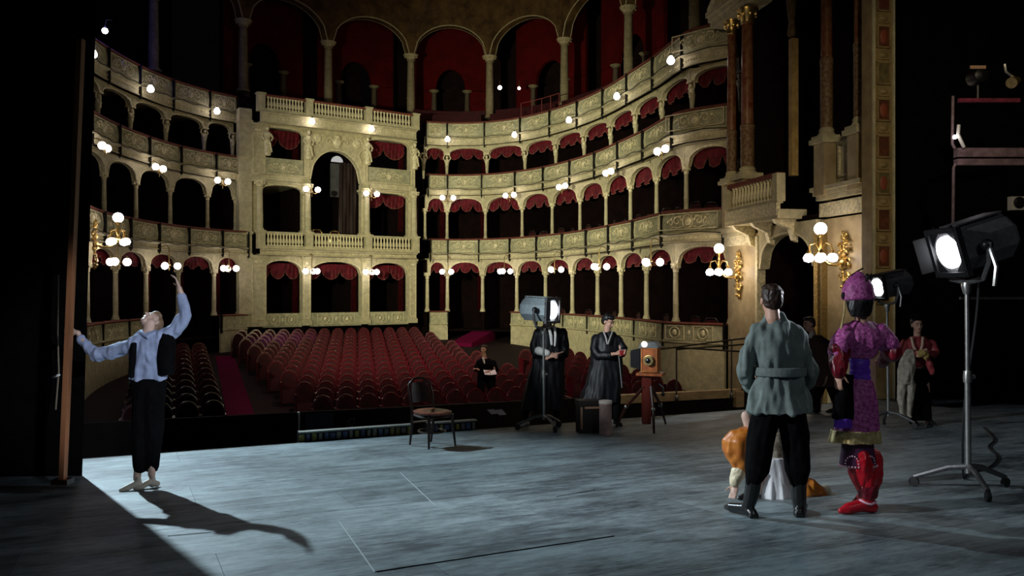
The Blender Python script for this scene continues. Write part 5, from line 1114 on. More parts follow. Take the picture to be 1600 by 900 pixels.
t = MB(); rows(t, Y, [(587, 1178, 1259, 0.72), (580, 1177, 1260, 0.72), (573, 1178, 1259, 0.72)], 32); blob('belt', t, 0.009, TEAL, man, 2)
t = MB(); t.ball(P(1217, 642), (0.175, 0.12, 0.12), 16, 10)
for kx in ([(1200, 640), (1188, 690), (1183, 735), (1176, 752)], [(1235, 640), (1243, 690), (1247, 735), (1248, 755)]): cap(t, [P(*q) for q in kx], [0.112, 0.108, 0.098, 0.062])
blob('breeches', t, 0.010, BLKW, man, 3, (0.012, 10, 4))
for kx, toe in (([(1179, 742), (1174, 775), (1168, 795)], (-0.12, 0.20)), ([(1248, 744), (1248, 778), (1250, 800)], (0.10, 0.20))):
    t = MB(); e = P(*kx[-1]); gz = sz(e.x, e.y); cap(t, [P(*q) for q in kx], [0.064, 0.058, 0.046]); tp = Vector((e.x+toe[0], e.y+toe[1], gz)); foot_shape(t, e, tp, 0.046); t.box((e.x-toe[0]*0.25, e.y-toe[1]*0.25, gz+0.02), (0.07, 0.07, 0.04)); blob('boot', t, 0.009, BOOT, man, 2)

# ------------------------------------------------ 2. figure in purple costume with crown
PURC = mat('purple_brocade', (0.17, 0.006, 0.10), 0.55, col2=(0.55, 0.13, 0.40), scale=42, detail=6, bump=0.3, bscale=60)
DPUR = mat('dark_purple_cloth', (0.060, 0.008, 0.045), 0.7, var=0.4, scale=10)
VIOL = mat('violet_sash', (0.13, 0.03, 0.50), 0.45, var=0.3, scale=8)
DRED = mat('dark_red_satin', (0.17, 0.006, 0.016), 0.35, var=0.4, scale=8); REDB = mat('bright_red_leather', (0.52, 0.006, 0.018), 0.35, var=0.25, scale=7)
GOLDC = mat('gold_lame', (0.72, 0.58, 0.28), 0.4, metal=0.4, col2=(0.40, 0.27, 0.10), scale=16)
g = on_stage(1346, 801); Y = g.y
fig = thing('person', 'figure in purple brocade robe and crown with gold hem and red boots', 'person', g)
b = MB(); hc = P(1343, 470, 0.02); hf = (-0.45, 0.85, -0.05); head(b, hc, hf, (0, 0, 1), 0.98); cap(b, [P(1344, 484), P(1346, 506)], [0.05, 0.055])
brows(b, Y, [(506, 1330, 1362), (520, 1318, 1378), (560, 1326, 1372), (600, 1322, 1374), (640, 1322, 1376)])
cap(b, [P(1324, 522), P(1312, 556, -0.05)], [0.045, 0.04]); cap(b, [P(1312, 556, -0.05), P(1311, 580, -0.10)], [0.04, 0.03]); hand(b, P(1310, 582, -0.10), (-0.1, -0.2, -0.9), (0.6, 0.5, 0), 1, 0.7, 0.9)
cap(b, [P(1372, 522), P(1390, 548, 0.02)], [0.042, 0.036]); cap(b, [P(1392, 548, 0.02), P(1388, 560, 0.2)], [0.04, 0.03]); hand(b, P(1386, 561, 0.22), (-0.5, 0.7, -0.2), (0, -0.2, -1), -1, 0.6, 0.9)
for kx in ([(1336, 640), (1342, 722), (1352, 780)], [(1350, 640), (1354, 720, 0.05), (1356, 770, 0.06)]): cap(b, [P(*kx[0]), P(*kx[1])], [0.06, 0.05]); cap(b, [P(*kx[1]), P(*kx[2])], [0.045, 0.036])
blob('body', b, 0.010, SKIN, fig, 3)
hr = MB(); rows(hr, Y, [(452, 1326, 1362, 0.9, 0.0), (470, 1322, 1364, 0.85, -0.02), (484, 1324, 1362, 0.7, -0.04), (495, 1330, 1358, 0.5, -0.06)], 20); blob('hair', hr, 0.010, HAIRK, fig, 2, (0.008, 30, 8))
t = MB(); rows(t, Y, [(469, 1316, 1364, 0.9), (466, 1315, 1366, 0.92), (452, 1317, 1364, 0.92), (446, 1319, 1363, 0.95), (439, 1323, 1359, 1.0), (433, 1328, 1354, 1.0), (428, 1334, 1349, 1.0), (424, 1339, 1345, 1.0)], 28); crown = blob('crown', t, 0.008, PURC, fig, 2)
m = MB()
for x, y, l in ((1318, 462, 1), (1364, 462, 1)): m.ball(P(x, y, -0.02), (0.02, 0.02, 0.03), 8, 6)
m.tube([P(1352, 440, -0.08), P(1357, 433, -0.08), P(1354, 428, -0.08)], 0.012, 6); m.tube([P(1330, 430, 0), P(1341, 423, 0), P(1349, 419, 0)], 0.006, 5); m.build('crown_ornament', STRAP, crown)
m = MB(); m.tube([P(1320, 470, -0.05), P(1319, 490, -0.06), P(1314, 514, -0.08)], 0.008, 6); m.build('ribbon', GOLDC, fig)
t = MB(); rows(t, Y, [(560, 1328, 1364, 0.62), (548, 1324, 1372, 0.62), (530, 1314, 1384, 0.55, 0, 0.02, 9), (517, 1314, 1382, 0.5), (507, 1324, 1370, 0.5), (500, 1333, 1360, 0.6)], 36)
cap(t, [P(1322, 520), P(1312, 540, -0.03), P(1309, 550, -0.05)], [0.075, 0.085, 0.08]); cap(t, [P(1376, 520), P(1388, 536, 0.0), P(1392, 545, 0.02)], [0.075, 0.085, 0.075]); blob('bodice', t, 0.010, PURC, fig, 2, (0.012, 14, 6))
t = MB(); cap(t, [P(1311, 546, -0.04), P(1310, 566, -0.08), P(1310, 581, -0.11)], [0.080, 0.070, 0.058]); t.ball(P(1306, 546, -0.08), (0.045, 0.045, 0.05), 10, 8); blob('sleeve', t, 0.010, DRED, fig, 2, (0.012, 20, 10))
t = MB(); t.ball(P(1394, 551, 0.0), (0.075, 0.08, 0.075), 12, 9); cap(t, [P(1390, 548, 0.03), P(1378, 566, 0.15)], [0.065, 0.05]); blob('sleeve', t, 0.010, DRED, fig, 2, (0.012, 20, 10))
t = MB(); rows(t, Y, [(593, 1326, 1362, 0.64), (578, 1328, 1361, 0.64), (560, 1327, 1361, 0.64)], 28); blob('sash', t, 0.009, VIOL, fig, 2, (0.006, 10, 30))
t = MB(); rows(t, Y, [(676, 1302, 1374, 0.60, 0, 0.03, 8), (650, 1308, 1373, 0.60, 0, 0.03, 8), (620, 1318, 1370, 0.60, 0, 0.02, 8), (592, 1326, 1363, 0.62)], 36); blob('robe_skirt', t, 0.010, PURC, fig, 2, (0.010, 14, 4))
t = MB(); rows(t, Y, [(654, 1300, 1332, 0.7, -0.10), (620, 1303, 1332, 0.7, -0.09), (585, 1313, 1334, 0.7, -0.08)], 24); blob('side_panel', t, 0.010, BLKW, fig, 2, (0.012, 12, 4))
t = MB(); rows(t, Y, [(668, 1303, 1331, 0.7, -0.10), (652, 1303, 1331, 0.72, -0.10)], 24); blob('panel_band', t, 0.009, VIOL, fig, 2, (0.006, 12, 20))
t = MB(); rows(t, Y, [(691, 1296, 1377, 0.60, 0, 0.03, 9), (682, 1298, 1376, 0.60, 0, 0.03, 9), (671, 1300, 1375, 0.60, 0, 0.03, 9)], 40); blob('gold_hem', t, 0.009, GOLDC, fig, 2, (0.008, 26, 6))
t = MB(); rows(t, Y, [(728, 1311, 1370, 0.55), (705, 1314, 1366, 0.55), (684, 1316, 1364, 0.55)], 32); us = blob('underskirt', t, 0.010, DPUR, fig, 2)
m = MB(); wd = 29*Y/FPX
for i in range(36):
    a = 2*PI*i/36; c = P(1340.5, 727); m.ball((c.x+wd*1.01*math.cos(a), c.y+wd*0.56*math.sin(a), c.z), 0.009, 6, 4)
m.build('bead_trim', mat('pink_beads', (0.75, 0.42, 0.52), 0.4), us)
m = MB()
for cx in (1326, 1353):
    for i in range(9):
        a = PI*i/8; c = P(cx+9*math.cos(a), 722-12*math.sin(a)); k = (c.x-P(1340.5, 720).x)/(wd*0.98); k = max(-0.98, min(0.98, k)); m.ball((c.x, c.y-wd*0.55*math.sqrt(1-k*k)-0.004, c.z), 0.007, 6, 4)
m.build('bead_trim', mat('pink_beads', (0.75, 0.42, 0.52)), us)
t = MB(); cap(t, [P(1342, 715), P(1346, 742), P(1352, 760)], [0.10, 0.095, 0.075]); cap(t, [P(1362, 715, 0.08), P(1364, 740, 0.08), P(1362, 760, 0.08)], [0.08, 0.08, 0.06]); blob('trousers', t, 0.010, REDB, fig, 2, (0.014, 16, 9))
for (ax, ay, tx, ty, dy) in ((1354, 775, 1310, 800, -0.02), (1352, 768, 1326, 773, 0.14)):
    t = MB(); e = P(ax, ay+10 if dy < 0 else ay, dy); gz = sz(e.x, e.y); cap(t, [P(ax+2, 745, dy), e], [0.07, 0.052]); foot_shape(t, e, Vector((at(tx, ty, Y+dy).x, Y+dy-0.03, gz)), 0.052); bt = blob('boot', t, 0.009, REDB, fig, 2)
    if dy < 0:
        m = MB(); c = P(1354, 783, dy); m.tube([(c.x+0.064*math.cos(2*PI*k/14), c.y+0.064*math.sin(2*PI*k/14), c.z+0.01*math.sin(k)) for k in range(14)], 0.010, 5, closed=True); m.build('boot_trim', mat('pink_beads', (0.75, 0.42, 0.52)), bt)
        m = MB(); rows(m, Y, [(778, 1341, 1370, 0.9, dy), (758, 1341, 1372, 0.9, dy)], 20); blob('gaiter', m, 0.009, DRED, bt, 1, (0.008, 30, 30))

# ------------------------------------------------ 3. dancer with the pole
SHIRT = mat('pale_blue_shirt', (0.33, 0.39, 0.56), 0.85, var=0.15, scale=12, spec=0.2); PALE = mat('pale_slipper', (0.60, 0.54, 0.44), 0.6, var=0.15, scale=14)
FAIR = mat('fair_skin', (0.62, 0.42, 0.33), 0.5, var=0.06, scale=20); SANDY = mat('sandy_hair', (0.22, 0.13, 0.07), 0.6, var=0.4, scale=40)
g = on_stage(222, 764); Y = g.y
dan = thing('person', 'dancer in pale blue shirt and dark vest, head thrown back, gripping the pole', 'person', g)
b = MB(); hc = P(236, 504, 0.07); hf = (-0.16, -0.32, 0.93); hu = (0.25, 0.93, 0.32); head(b, hc, hf, hu, 1.0); cap(b, [P(231, 525, 0.0), P(234, 506, 0.0)], [0.058, 0.056])
brows(b, Y, [(590, 206, 258), (560, 208, 256), (530, 208, 262), (518, 218, 252)])
eL, wL = (149, 556, 0.05), (125, 526, 0.10); cap(b, [P(210, 537), P(*eL)], [0.05, 0.042]); cap(b, [P(*eL), P(*wL)], [0.041, 0.03]); W = P(118, 519, 0.10); hand(b, W, (-0.93, 0.1, 0.22), (0.1, 0.75, -0.1), 1, 0.85, 0.95)
eR, wR = (290, 492, 0.02), (283, 458, 0.0); cap(b, [P(257, 530), P(*eR)], [0.05, 0.042]); cap(b, [P(*eR), P(*wR)], [0.041, 0.028]); hand(b, P(281, 453, 0.0), (-0.32, 0.0, 0.95), (-0.8, -0.3, -0.2), -1, 0.42, 1.0, 0.25)
for kx in ([(224, 605), (222, 670), (214, 748)], [(240, 605), (238, 668), (237, 742)]): cap(b, [P(*kx[0]), P(*kx[1])], [0.085, 0.06]); cap(b, [P(*kx[1]), P(*kx[2])], [0.055, 0.036])
blob('body', b, 0.0085, FAIR, dan, 3)
hair(dan, hc, hf, hu, 1.0, SANDY, (), 0.009)
t = MB(); rows(t, Y, [(593, 201, 262, 0.6, 0, 0.02, 9), (575, 203, 260, 0.6, 0, 0.02, 9), (550, 203, 261, 0.6), (535, 203, 264, 0.55), (524, 208, 262, 0.5), (516, 220, 250, 0.55)], 36)
cap(t, [P(212, 535), P(180, 550, 0.03), P(149, 555, 0.05)], [0.078, 0.072, 0.070]); cap(t, [P(149, 555, 0.05), P(138, 545, 0.07), P(128, 531, 0.095)], [0.068, 0.055, 0.038])
cap(t, [P(255, 528), P(275, 515, 0.01), P(289, 494, 0.02)], [0.078, 0.074, 0.066]); cap(t, [P(289, 494, 0.02), P(288, 480, 0.01), P(284, 463, 0)], [0.062, 0.052, 0.038]); blob('shirt', t, 0.0095, SHIRT, dan, 2, (0.028, 10, 6))
t = MB(); cap(t, [P(222, 521, -0.06), P(231, 527, -0.10), P(240, 521, -0.06)], 0.022); cap(t, [P(222, 521, -0.05), P(220, 518, 0.03), P(242, 518, 0.03), P(241, 521, -0.05)], 0.022); blob('collar', t, 0.008, SHIRT, dan, 2)
t = MB(); rows(t, Y, [(586, 247, 272, 0.9, -0.06), (560, 246, 273, 0.95, -0.06), (535, 248, 275, 0.9, -0.04), (520, 250, 268, 0.8, -0.02)], 20); rows(t, Y, [(590, 201, 210, 1.6, -0.10), (560, 203, 212, 1.8, -0.11), (535, 206, 214, 1.6, -0.09)], 14)
blob('vest', t, 0.009, BLKW, dan, 2)
t = MB(); t.ball(P(231, 602), (0.185, 0.13, 0.12), 14, 9); cap(t, [P(224, 610), P(221, 670), P(219, 729)], [0.115, 0.095, 0.072]); cap(t, [P(241, 610), P(240, 670), P(237, 728, 0.03)], [0.115, 0.095, 0.07]); blob('trousers', t, 0.010, BLKW, dan, 2, (0.010, 10, 4))
for (ax, ay, tx, ty, dy) in ((216, 752, 199, 766, -0.02), (238, 746, 226, 760, 0.06)):
    t = MB(); e = P(ax, ay, dy); tz = sz(e.x, e.y); foot_shape(t, Vector((e.x, e.y, tz+0.07)), Vector((e.x-0.13, e.y-0.12, tz)), 0.036); t2 = MB(); blob('slipper', t, 0.008, PALE, dan, 2)

# ------------------------------------------------ 4/5. two men in long dark coats
COATM = mat('black_overcoat', (0.0055, 0.0055, 0.007), 0.5, var=0.3, scale=12, spec=0.3); WHITE = mat('white_linen', (0.62, 0.60, 0.56), 0.8)
g = on_stage(850, 671); g = on_stage(858, 668); Y = g.y+0.25
cA = thing('person', 'man in long black coat with white scarf behind the grey spotlight, hands clasped', 'person', (at(858, 668, Y).x, Y, sz(at(858, 668, Y).x, Y)))
b = MB(); hc = P(852, 487, 0.0); head(b, hc, (0.15, -1, -0.1), (0, 0, 1), 0.98); cap(b, [P(853, 500), P(855, 514)], 0.055); brows(b, Y, [(508, 846, 868), (518, 838, 880), (560, 842, 878), (600, 842, 878)])
for sh, el, wr in (((842, 520), (838, 553, -0.05), (854, 553, -0.20)), ((878, 520), (882, 552, -0.05), (868, 554, -0.20))): cap(b, [P(*sh), P(*el)], [0.05, 0.042]); cap(b, [P(*el), P(*wr)], [0.04, 0.03])
hand(b, P(857, 553, -0.21), (0.85, -0.2, -0.25), (0.2, 0.5, -0.6), 1, 0.6); hand(b, P(867, 555, -0.20), (-0.85, -0.2, -0.2), (0, 0.5, -0.6), -1, 0.6)
for kx in ([(850, 600), (824, 652)], [(872, 600), (869, 655)]): cap(b, [P(*kx[0]), P(*kx[1])], [0.05, 0.034])
bd = blob('body', b, 0.011, SKIN, cA, 3); face_parts(bd, hc, (0.15, -1, -0.1), (0, 0, 1), 0.98); hair(cA, hc, (0.15, -1, -0.1), (0, 0, 1), 0.98, HAIRK)
t = MB(); rows(t, Y, [(640, 812, 880, 0.55, 0, 0.04, 7), (610, 819, 881, 0.55, 0, 0.04, 7), (575, 829, 882, 0.55, 0, 0.02, 7), (545, 834, 883, 0.55), (522, 833, 884, 0.5), (511, 843, 873, 0.5)], 32)
cap(t, [P(840, 520), P(836, 540, -0.02), P(837, 554, -0.05)], [0.075, 0.07, 0.065]); cap(t, [P(837, 554, -0.05), P(850, 554, -0.17)], [0.062, 0.05]); cap(t, [P(879, 520), P(883, 540, -0.02), P(883, 553, -0.05)], [0.075, 0.07, 0.062]); cap(t, [P(883, 553, -0.05), P(871, 555, -0.17)], [0.06, 0.05]); blob('overcoat', t, 0.012, COATM, cA, 2, (0.018, 9, 2.5))
m = MB(); cap(m, [P(858, 512, -0.12), P(861, 525, -0.19), P(862, 538, -0.20)], [0.022, 0.026, 0.020]); cap(m, [P(867, 511, -0.12), P(868, 525, -0.19), P(867, 540, -0.20)], [0.018, 0.022, 0.016]); blob('scarf', m, 0.009, WHITE, cA, 2)
m = MB(); cap(m, [P(842, 548, -0.15), P(855, 552, -0.22)], [0.068, 0.055]); blob('cuff', m, 0.010, WHITE, cA, 1)
for ax, toe in ((822, (-0.10, -0.18)), (868, (0.05, -0.2))):
    t = MB(); e = P(ax, 655); gz = sz(e.x, e.y); cap(t, [P(ax+4, 625), e], [0.07, 0.045]); blob('trouser_leg', t, 0.011, BLKW, cA, 2); t = MB(); foot_shape(t, Vector((e.x, e.y, gz+0.07)), Vector((e.x+toe[0], e.y+toe[1], gz)), 0.043); blob('shoe', t, 0.009, mat('grey_white_shoe', (0.35, 0.34, 0.32), 0.5) if ax < 850 else BOOT, cA, 2)
Y = on_stage(950, 668).y+0.3
gx = at(950, 668, Y); cB = thing('person', 'man in a black cape looking down at a small red book beside the box camera', 'person', (gx.x, Y, sz(gx.x, Y)))
b = MB(); hc = P(950, 503); hf = (0.62, -0.6, -0.32); head(b, hc, hf, (0.1, -0.1, 1), 0.96); cap(b, [P(949, 512), P(948, 526)], 0.054); brows(b, Y, [(520, 938, 960), (532, 930, 968), (560, 934, 966), (600, 934, 968)])
for sh, el, wr in (((934, 532), (932, 556, -0.1), (956, 554, -0.24)), ((964, 532), (972, 552, -0.08), (966, 553, -0.24))): cap(b, [P(*sh), P(*el)], [0.05, 0.042]); cap(b, [P(*el), P(*wr)], [0.04, 0.03])
hand(b, P(960, 553, -0.24), (0.95, -0.1, 0.1), (0, -0.2, 1), -1, 0.5); hand(b, P(968, 551, -0.22), (0.5, -0.6, 0.1), (-0.5, 0.3, 0), 1, 0.6)
for kx in ([(942, 600), (942, 655)], [(961, 600), (963, 655)]): cap(b, [P(*kx[0]), P(*kx[1])], [0.05, 0.034])
bd = blob('body', b, 0.011, SKIN, cB, 3); face_parts(bd, hc, hf, (0.1, -0.1, 1), 0.96); hair(cB, hc, hf, (0.1, -0.1, 1), 1.0, HAIRK, (((0, 0.03, 0.09), (0.075, 0.07, 0.04)),))
t = MB(); rows(t, Y, [(628, 905, 968, 0.55, 0, 0.04, 7), (600, 914, 972, 0.55, 0, 0.04, 7), (570, 922, 974, 0.55, 0, 0.02, 7), (545, 925, 972, 0.55), (528, 928, 968, 0.5), (518, 938, 960, 0.5)], 32); cap(t, [P(932, 530), P(928, 545, -0.05), P(934, 556, -0.12)], [0.075, 0.07, 0.06]); cap(t, [P(934, 556, -0.12), P(953, 555, -0.22)], [0.06, 0.045]); cap(t, [P(966, 531), P(974, 545, -0.03), P(972, 552, -0.1)], [0.075, 0.07, 0.06]); blob('cape', t, 0.012, COATM, cB, 2, (0.02, 9, 2.5))
m = MB(); m.tube([P(943, 518, -0.10), P(947, 528, -0.16), P(949, 538, -0.18)], 0.014, 6); m.tube([P(957, 518, -0.10), P(953, 528, -0.16), P(950, 538, -0.18)], 0.012, 6); m.build('collar_edge', mat('grey_satin', (0.30, 0.28, 0.26), 0.5), cB)
for ax in (942, 963):
    t = MB(); e = P(ax, 655); gz = sz(e.x, e.y); cap(t, [P(ax, 620), e], [0.075, 0.05]); blob('trouser_leg', t, 0.011, BLKW, cB, 2); t = MB(); foot_shape(t, Vector((e.x, e.y, gz+0.07)), Vector((e.x+0.06, e.y-0.2, gz)), 0.043); blob('shoe', t, 0.010, BOOT, cB, 2)
m = MB(); m.M = Matrix.Translation(P(973, 551, -0.30)) @ Matrix.Rotation(0.5, 4, 'Z'); m.box((0, 0, 0), (0.10, 0.03, 0.08)); root = thing('red_book', 'small red book held by the man in the cape', 'book', P(973, 551, -0.30)); m.build('cover', mat('red_cloth_cover', (0.35, 0.03, 0.03), 0.6), root, False)
m = MB(); m.M = Matrix.Translation(P(973, 551, -0.30)) @ Matrix.Rotation(0.5, 4, 'Z'); m.box((0.003, 0, 0.004), (0.098, 0.024, 0.078)); m.build('pages', PAPER, root, False)
root = thing('walking_cane', 'thin silver cane hanging from the hand of the man in the cape', 'cane', P(972, 606, -0.26)); m = MB(); m.tube([P(967, 556, -0.26), P(972, 606, -0.26)], 0.010, 6); m.build('shaft', STEEL, root); m = MB(); m.ball(P(967, 554, -0.26), 0.020, 8, 6); m.build('knob', GOLD, root)

# ------------------------------------------------ 6. man sitting in the stalls
Y = 21.6; gx = at(757, 600, Y); sit = thing('person', 'man in dark suit sitting in the stalls with white pages on his lap', 'person', (gx.x, Y, at(757, 618, Y).z))
b = MB(); hc = P(756, 546); hf = (-0.5, -0.8, -0.1); head(b, hc, hf, (0, 0, 1), 0.95); cap(b, [P(756, 553), P(757, 560)], 0.055); brows(b, Y, [(560, 750, 766), (566, 746, 772), (590, 748, 772), (604, 748, 772)]); cap(b, [P(749, 566), P(744, 578, -0.1), P(748, 578, -0.28)], [0.05, 0.042, 0.03]); cap(b, [P(770, 566), P(774, 578, -0.1), P(764, 580, -0.28)], [0.05, 0.042, 0.03])
hand(b, P(746, 577, -0.30), (-0.5, -0.7, 0.2), (0, 0, -1), 1, 0.4); hand(b, P(765, 580, -0.30), (-0.6, -0.6, 0), (0, 0, -1), -1, 0.4)
for x in (752, 768): cap(b, [P(x, 602), P(x, 600, -0.42), P(x, 618, -0.45)], [0.08, 0.06, 0.04])
bd = blob('body', b, 0.013, SKIN, sit, 2); face_parts(bd, hc, hf, (0, 0, 1), 0.95); hair(sit, hc, hf, (0, 0, 1), 0.95, HAIRB, (), 0.012)
t = MB(); rows(t, Y, [(604, 746, 774, 0.62), (585, 746, 775, 0.6), (568, 744, 775, 0.55), (560, 751, 766, 0.55)]); cap(t, [P(748, 566), P(743, 578, -0.1), P(746, 578, -0.25)], [0.065, 0.058, 0.045]); cap(t, [P(771, 566), P(776, 578, -0.1), P(767, 580, -0.25)], [0.065, 0.058, 0.045]); blob('jacket', t, 0.014, BLKW, sit, 2, (0.012, 9, 4))
m = MB(); cap(m, [P(755, 560, -0.11), P(757, 568, -0.15)], [0.035, 0.02]); blob('shirt_front', m, 0.011, WHITE, sit, 1)
t = MB()
for x in (752, 768): cap(t, [P(x, 602), P(x, 600, -0.42), P(x, 620, -0.46)], [0.095, 0.075, 0.055])
blob('trousers', t, 0.014, BLKW, sit, 2)
m = MB(); c = P(765, 582, -0.36); m.M = Matrix.Translation(c) @ Matrix.Rotation(0.25, 4, 'Z') @ Matrix.Rotation(0.5, 4, 'X'); m.box((-0.07, 0, 0), (0.15, 0.21, 0.012), Matrix.Rotation(0.12, 3, 'Y')); m.box((0.09, 0, 0), (0.15, 0.21, 0.012), Matrix.Rotation(-0.12, 3, 'Y')); tag(m.build('open_score', PAPER, None, False), 'open white pages on the lap of the man in the stalls', 'book')

# ------------------------------------------------ 7. man in brown suit behind the green tunic
BRN = mat('brown_suit', (0.060, 0.022, 0.016), 0.8, var=0.3, scale=14)
Y = on_stage(1290, 645).y; gx = on_stage(1290, 645); mb_ = thing('person', 'man in dark brown suit leaning forward in profile behind the teal tunic', 'person', gx)
b = MB(); hc = P(1264, 507); hf = (-0.95, -0.3, -0.12); head(b, hc, hf, (-0.15, 0, 1), 0.98); cap(b, [P(1267, 515), P(1272, 527)], 0.056); brows(b, Y, [(524, 1262, 1284), (535, 1256, 1296), (570, 1266, 1300), (600, 1274, 1306)]); 
cap(b, [P(1260, 536, -0.05), P(1256, 565, -0.1), P(1244, 580, -0.25)], [0.05, 0.042, 0.03]); hand(b, P(1243, 581, -0.26), (-0.7, -0.4, -0.3), (0, 0.3, -1), 1, 0.5); cap(b, [P(1294, 537, 0.05), P(1302, 566, 0.0), P(1292, 588, -0.1)], [0.05, 0.042, 0.03]); hand(b, P(1291, 590, -0.1), (-0.3, -0.2, -0.9), (-0.5, 0, 0), -1, 0.5)
for kx in ([(1282, 600), (1278, 642)], [(1300, 600), (1306, 640)]): cap(b, [P(*kx[0]), P(*kx[1])], [0.08, 0.045])
bd = blob('body', b, 0.012, SKIN, mb_, 2); face_parts(bd, hc, hf, (-0.15, 0, 1), 0.98); hair(mb_, hc, hf, (-0.15, 0, 1), 1.0, HAIRB, (), 0.011)
t = MB(); rows(t, Y, [(604, 1270, 1308, 0.6), (580, 1266, 1304, 0.6), (555, 1260, 1300, 0.6), (536, 1255, 1298, 0.55), (524, 1264, 1284, 0.55)]); cap(t, [P(1260, 536, -0.05), P(1255, 564, -0.1), P(1247, 578, -0.22)], [0.07, 0.062, 0.05]); cap(t, [P(1294, 537, 0.05), P(1304, 566, 0.0), P(1294, 584, -0.08)], [0.07, 0.065, 0.05]); blob('jacket', t, 0.012, BRN, mb_, 2, (0.015, 9, 4))
m = MB(); cap(m, [P(1268, 521, -0.05), P(1266, 526, -0.08)], 0.035); blob('collar', m, 0.010, WHITE, mb_, 1)
t = MB()
for kx in ([(1282, 600), (1276, 622), (1276, 640)], [(1298, 600), (1305, 622), (1308, 638)]): cap(t, [P(*q) for q in kx], [0.10, 0.08, 0.065])
blob('trousers', t, 0.013, BLKW, mb_, 2)
for x in (1276, 1308):
    t = MB(); e = P(x, 640); gz = sz(e.x, e.y); foot_shape(t, Vector((e.x, e.y, gz+0.07)), Vector((e.x-0.2, e.y-0.05, gz)), 0.043); blob('shoe', t, 0.011, BOOT, mb_, 2)

# ------------------------------------------------ 8. woman in red jacket at the back with a pale costume
g = on_stage(1436, 664); Y = g.y; wo = thing('person', 'woman in dark cap and red jacket standing at the back holding a costume', 'person', g)
b = MB(); hc = P(1433, 508); hf = (-0.1, -1, -0.06); head(b, hc, hf, (0, 0, 1), 0.94); cap(b, [P(1433, 517), P(1433, 530)], 0.048); brows(b, Y, [(527, 1422, 1446), (537, 1412, 1456), (565, 1420, 1448), (600, 1416, 1452)])
for sh, el, wr in (((1414, 537), (1412, 556, -0.06), (1436, 551, -0.20)), ((1454, 537), (1460, 553, -0.06), (1446, 549, -0.20))): cap(b, [P(*sh), P(*el)], [0.045, 0.038]); cap(b, [P(*el), P(*wr)], [0.036, 0.027])
hand(b, P(1436, 551, -0.21), (0.9, -0.2, 0), (0, 0.2, -1), 1, 0.5, 0.9); hand(b, P(1445, 548, -0.21), (-0.7, -0.2, -0.4), (0, 0.5, -0.5), -1, 0.5, 0.9)
for kx in ([(1426, 600), (1424, 655)], [(1444, 600), (1450, 658)]): cap(b, [P(*kx[0]), P(*kx[1])], [0.075, 0.04])
bd = blob('body', b, 0.010, SKIN, wo, 3); face_parts(bd, hc, hf, (0, 0, 1), 0.94); hair(wo, hc, hf, (0, 0, 1), 0.98, HAIRK)
m = MB(); m.ball(P(1433, 495), (0.085, 0.095, 0.055), 14, 8); m.ball(P(1433, 498, -0.02), (0.092, 0.10, 0.018), 14, 6); blob('cap', m, 0.009, BLKW, wo, 1)
RJ = mat('red_jacket', (0.20, 0.012, 0.022), 0.7, col2=(0.34, 0.05, 0.05), scale=16)
t = MB(); rows(t, Y, [(572, 1416, 1450, 0.6), (552, 1414, 1453, 0.6), (536, 1410, 1457, 0.55), (526, 1422, 1446, 0.55)]); cap(t, [P(1413, 537), P(1410, 552, -0.04), P(1414, 556, -0.08)], [0.065, 0.062, 0.055]); cap(t, [P(1414, 556, -0.08), P(1428, 553, -0.18)], [0.055, 0.045]); cap(t, [P(1455, 537), P(1462, 550, -0.04), P(1459, 554, -0.08)], [0.065, 0.062, 0.055]); cap(t, [P(1459, 554, -0.08), P(1450, 550, -0.17)], [0.055, 0.045]); blob('jacket', t, 0.011, RJ, wo, 2, (0.010, 12, 5))
m = MB(); m.tube([P(1424, 527, -0.09), P(1427, 540, -0.14), P(1432, 552, -0.15)], 0.020, 6); m.tube([P(1442, 527, -0.09), P(1441, 540, -0.14), P(1437, 552, -0.15)], 0.020, 6); m.build('lapel', mat('cream_lapel', (0.55, 0.36, 0.26), 0.7), wo)
t = MB(); rows(t, Y, [(656, 1420, 1456, 0.55, 0, 0.03, 6), (620, 1420, 1454, 0.55, 0, 0.03, 6), (575, 1420, 1449, 0.6)]); blob('skirt', t, 0.012, BLKW, wo, 2)
for x in (1426, 1452):
    t = MB(); e = P(x, 662); gz = sz(e.x, e.y); foot_shape(t, Vector((e.x, e.y, gz+0.06)), Vector((e.x+0.01, e.y-0.17, gz)), 0.038); blob('shoe', t, 0.010, BOOT, wo, 2)
COST = mat('pale_costume', (0.46, 0.42, 0.34), 0.8, col2=(0.26, 0.23, 0.17), scale=14)
root = thing('costume', 'pale quilted costume with legs hanging from the arm of the woman in red', 'costume', P(1416, 652, -0.18))
t = MB(); rows(t, Y-0.18, [(600, 1403, 1428, 0.6, 0, 0.05, 6), (580, 1402, 1430, 0.6, 0, 0.05, 6), (560, 1408, 1430, 0.6, 0, 0.04, 6), (545, 1416, 1428, 0.7)]); blob('coat', t, 0.011, COST, root, 2, (0.02, 14, 7))
for k, pts in enumerate((((1410, 595), (1407, 622), (1410, 648)), ((1422, 595), (1422, 622), (1420, 650)))):
    t = MB(); cap(t, [at(x, y, Y-0.18) for x, y in pts], [0.065, 0.05, 0.035]); t.ball(at(pts[2][0]+1, pts[2][1]+1, Y-0.20), (0.04, 0.06, 0.03), 8, 6); blob('costume_leg', t, 0.010, COST, root, 2, (0.012, 14, 7))
root = thing('gold_bundle', 'small golden cloth bundle held by the woman in red', 'cloth', P(1441, 552, -0.27)); t = MB(); t.ball(P(1441, 552, -0.27), (0.07, 0.05, 0.05), 10, 8); t.ball(P(1447, 556, -0.27), (0.04, 0.04, 0.06), 10, 8); blob('cloth', t, 0.010, mat('gold_cloth', (0.42, 0.28, 0.08), 0.6, var=0.4, scale=20), root, 2, (0.012, 25, 25))
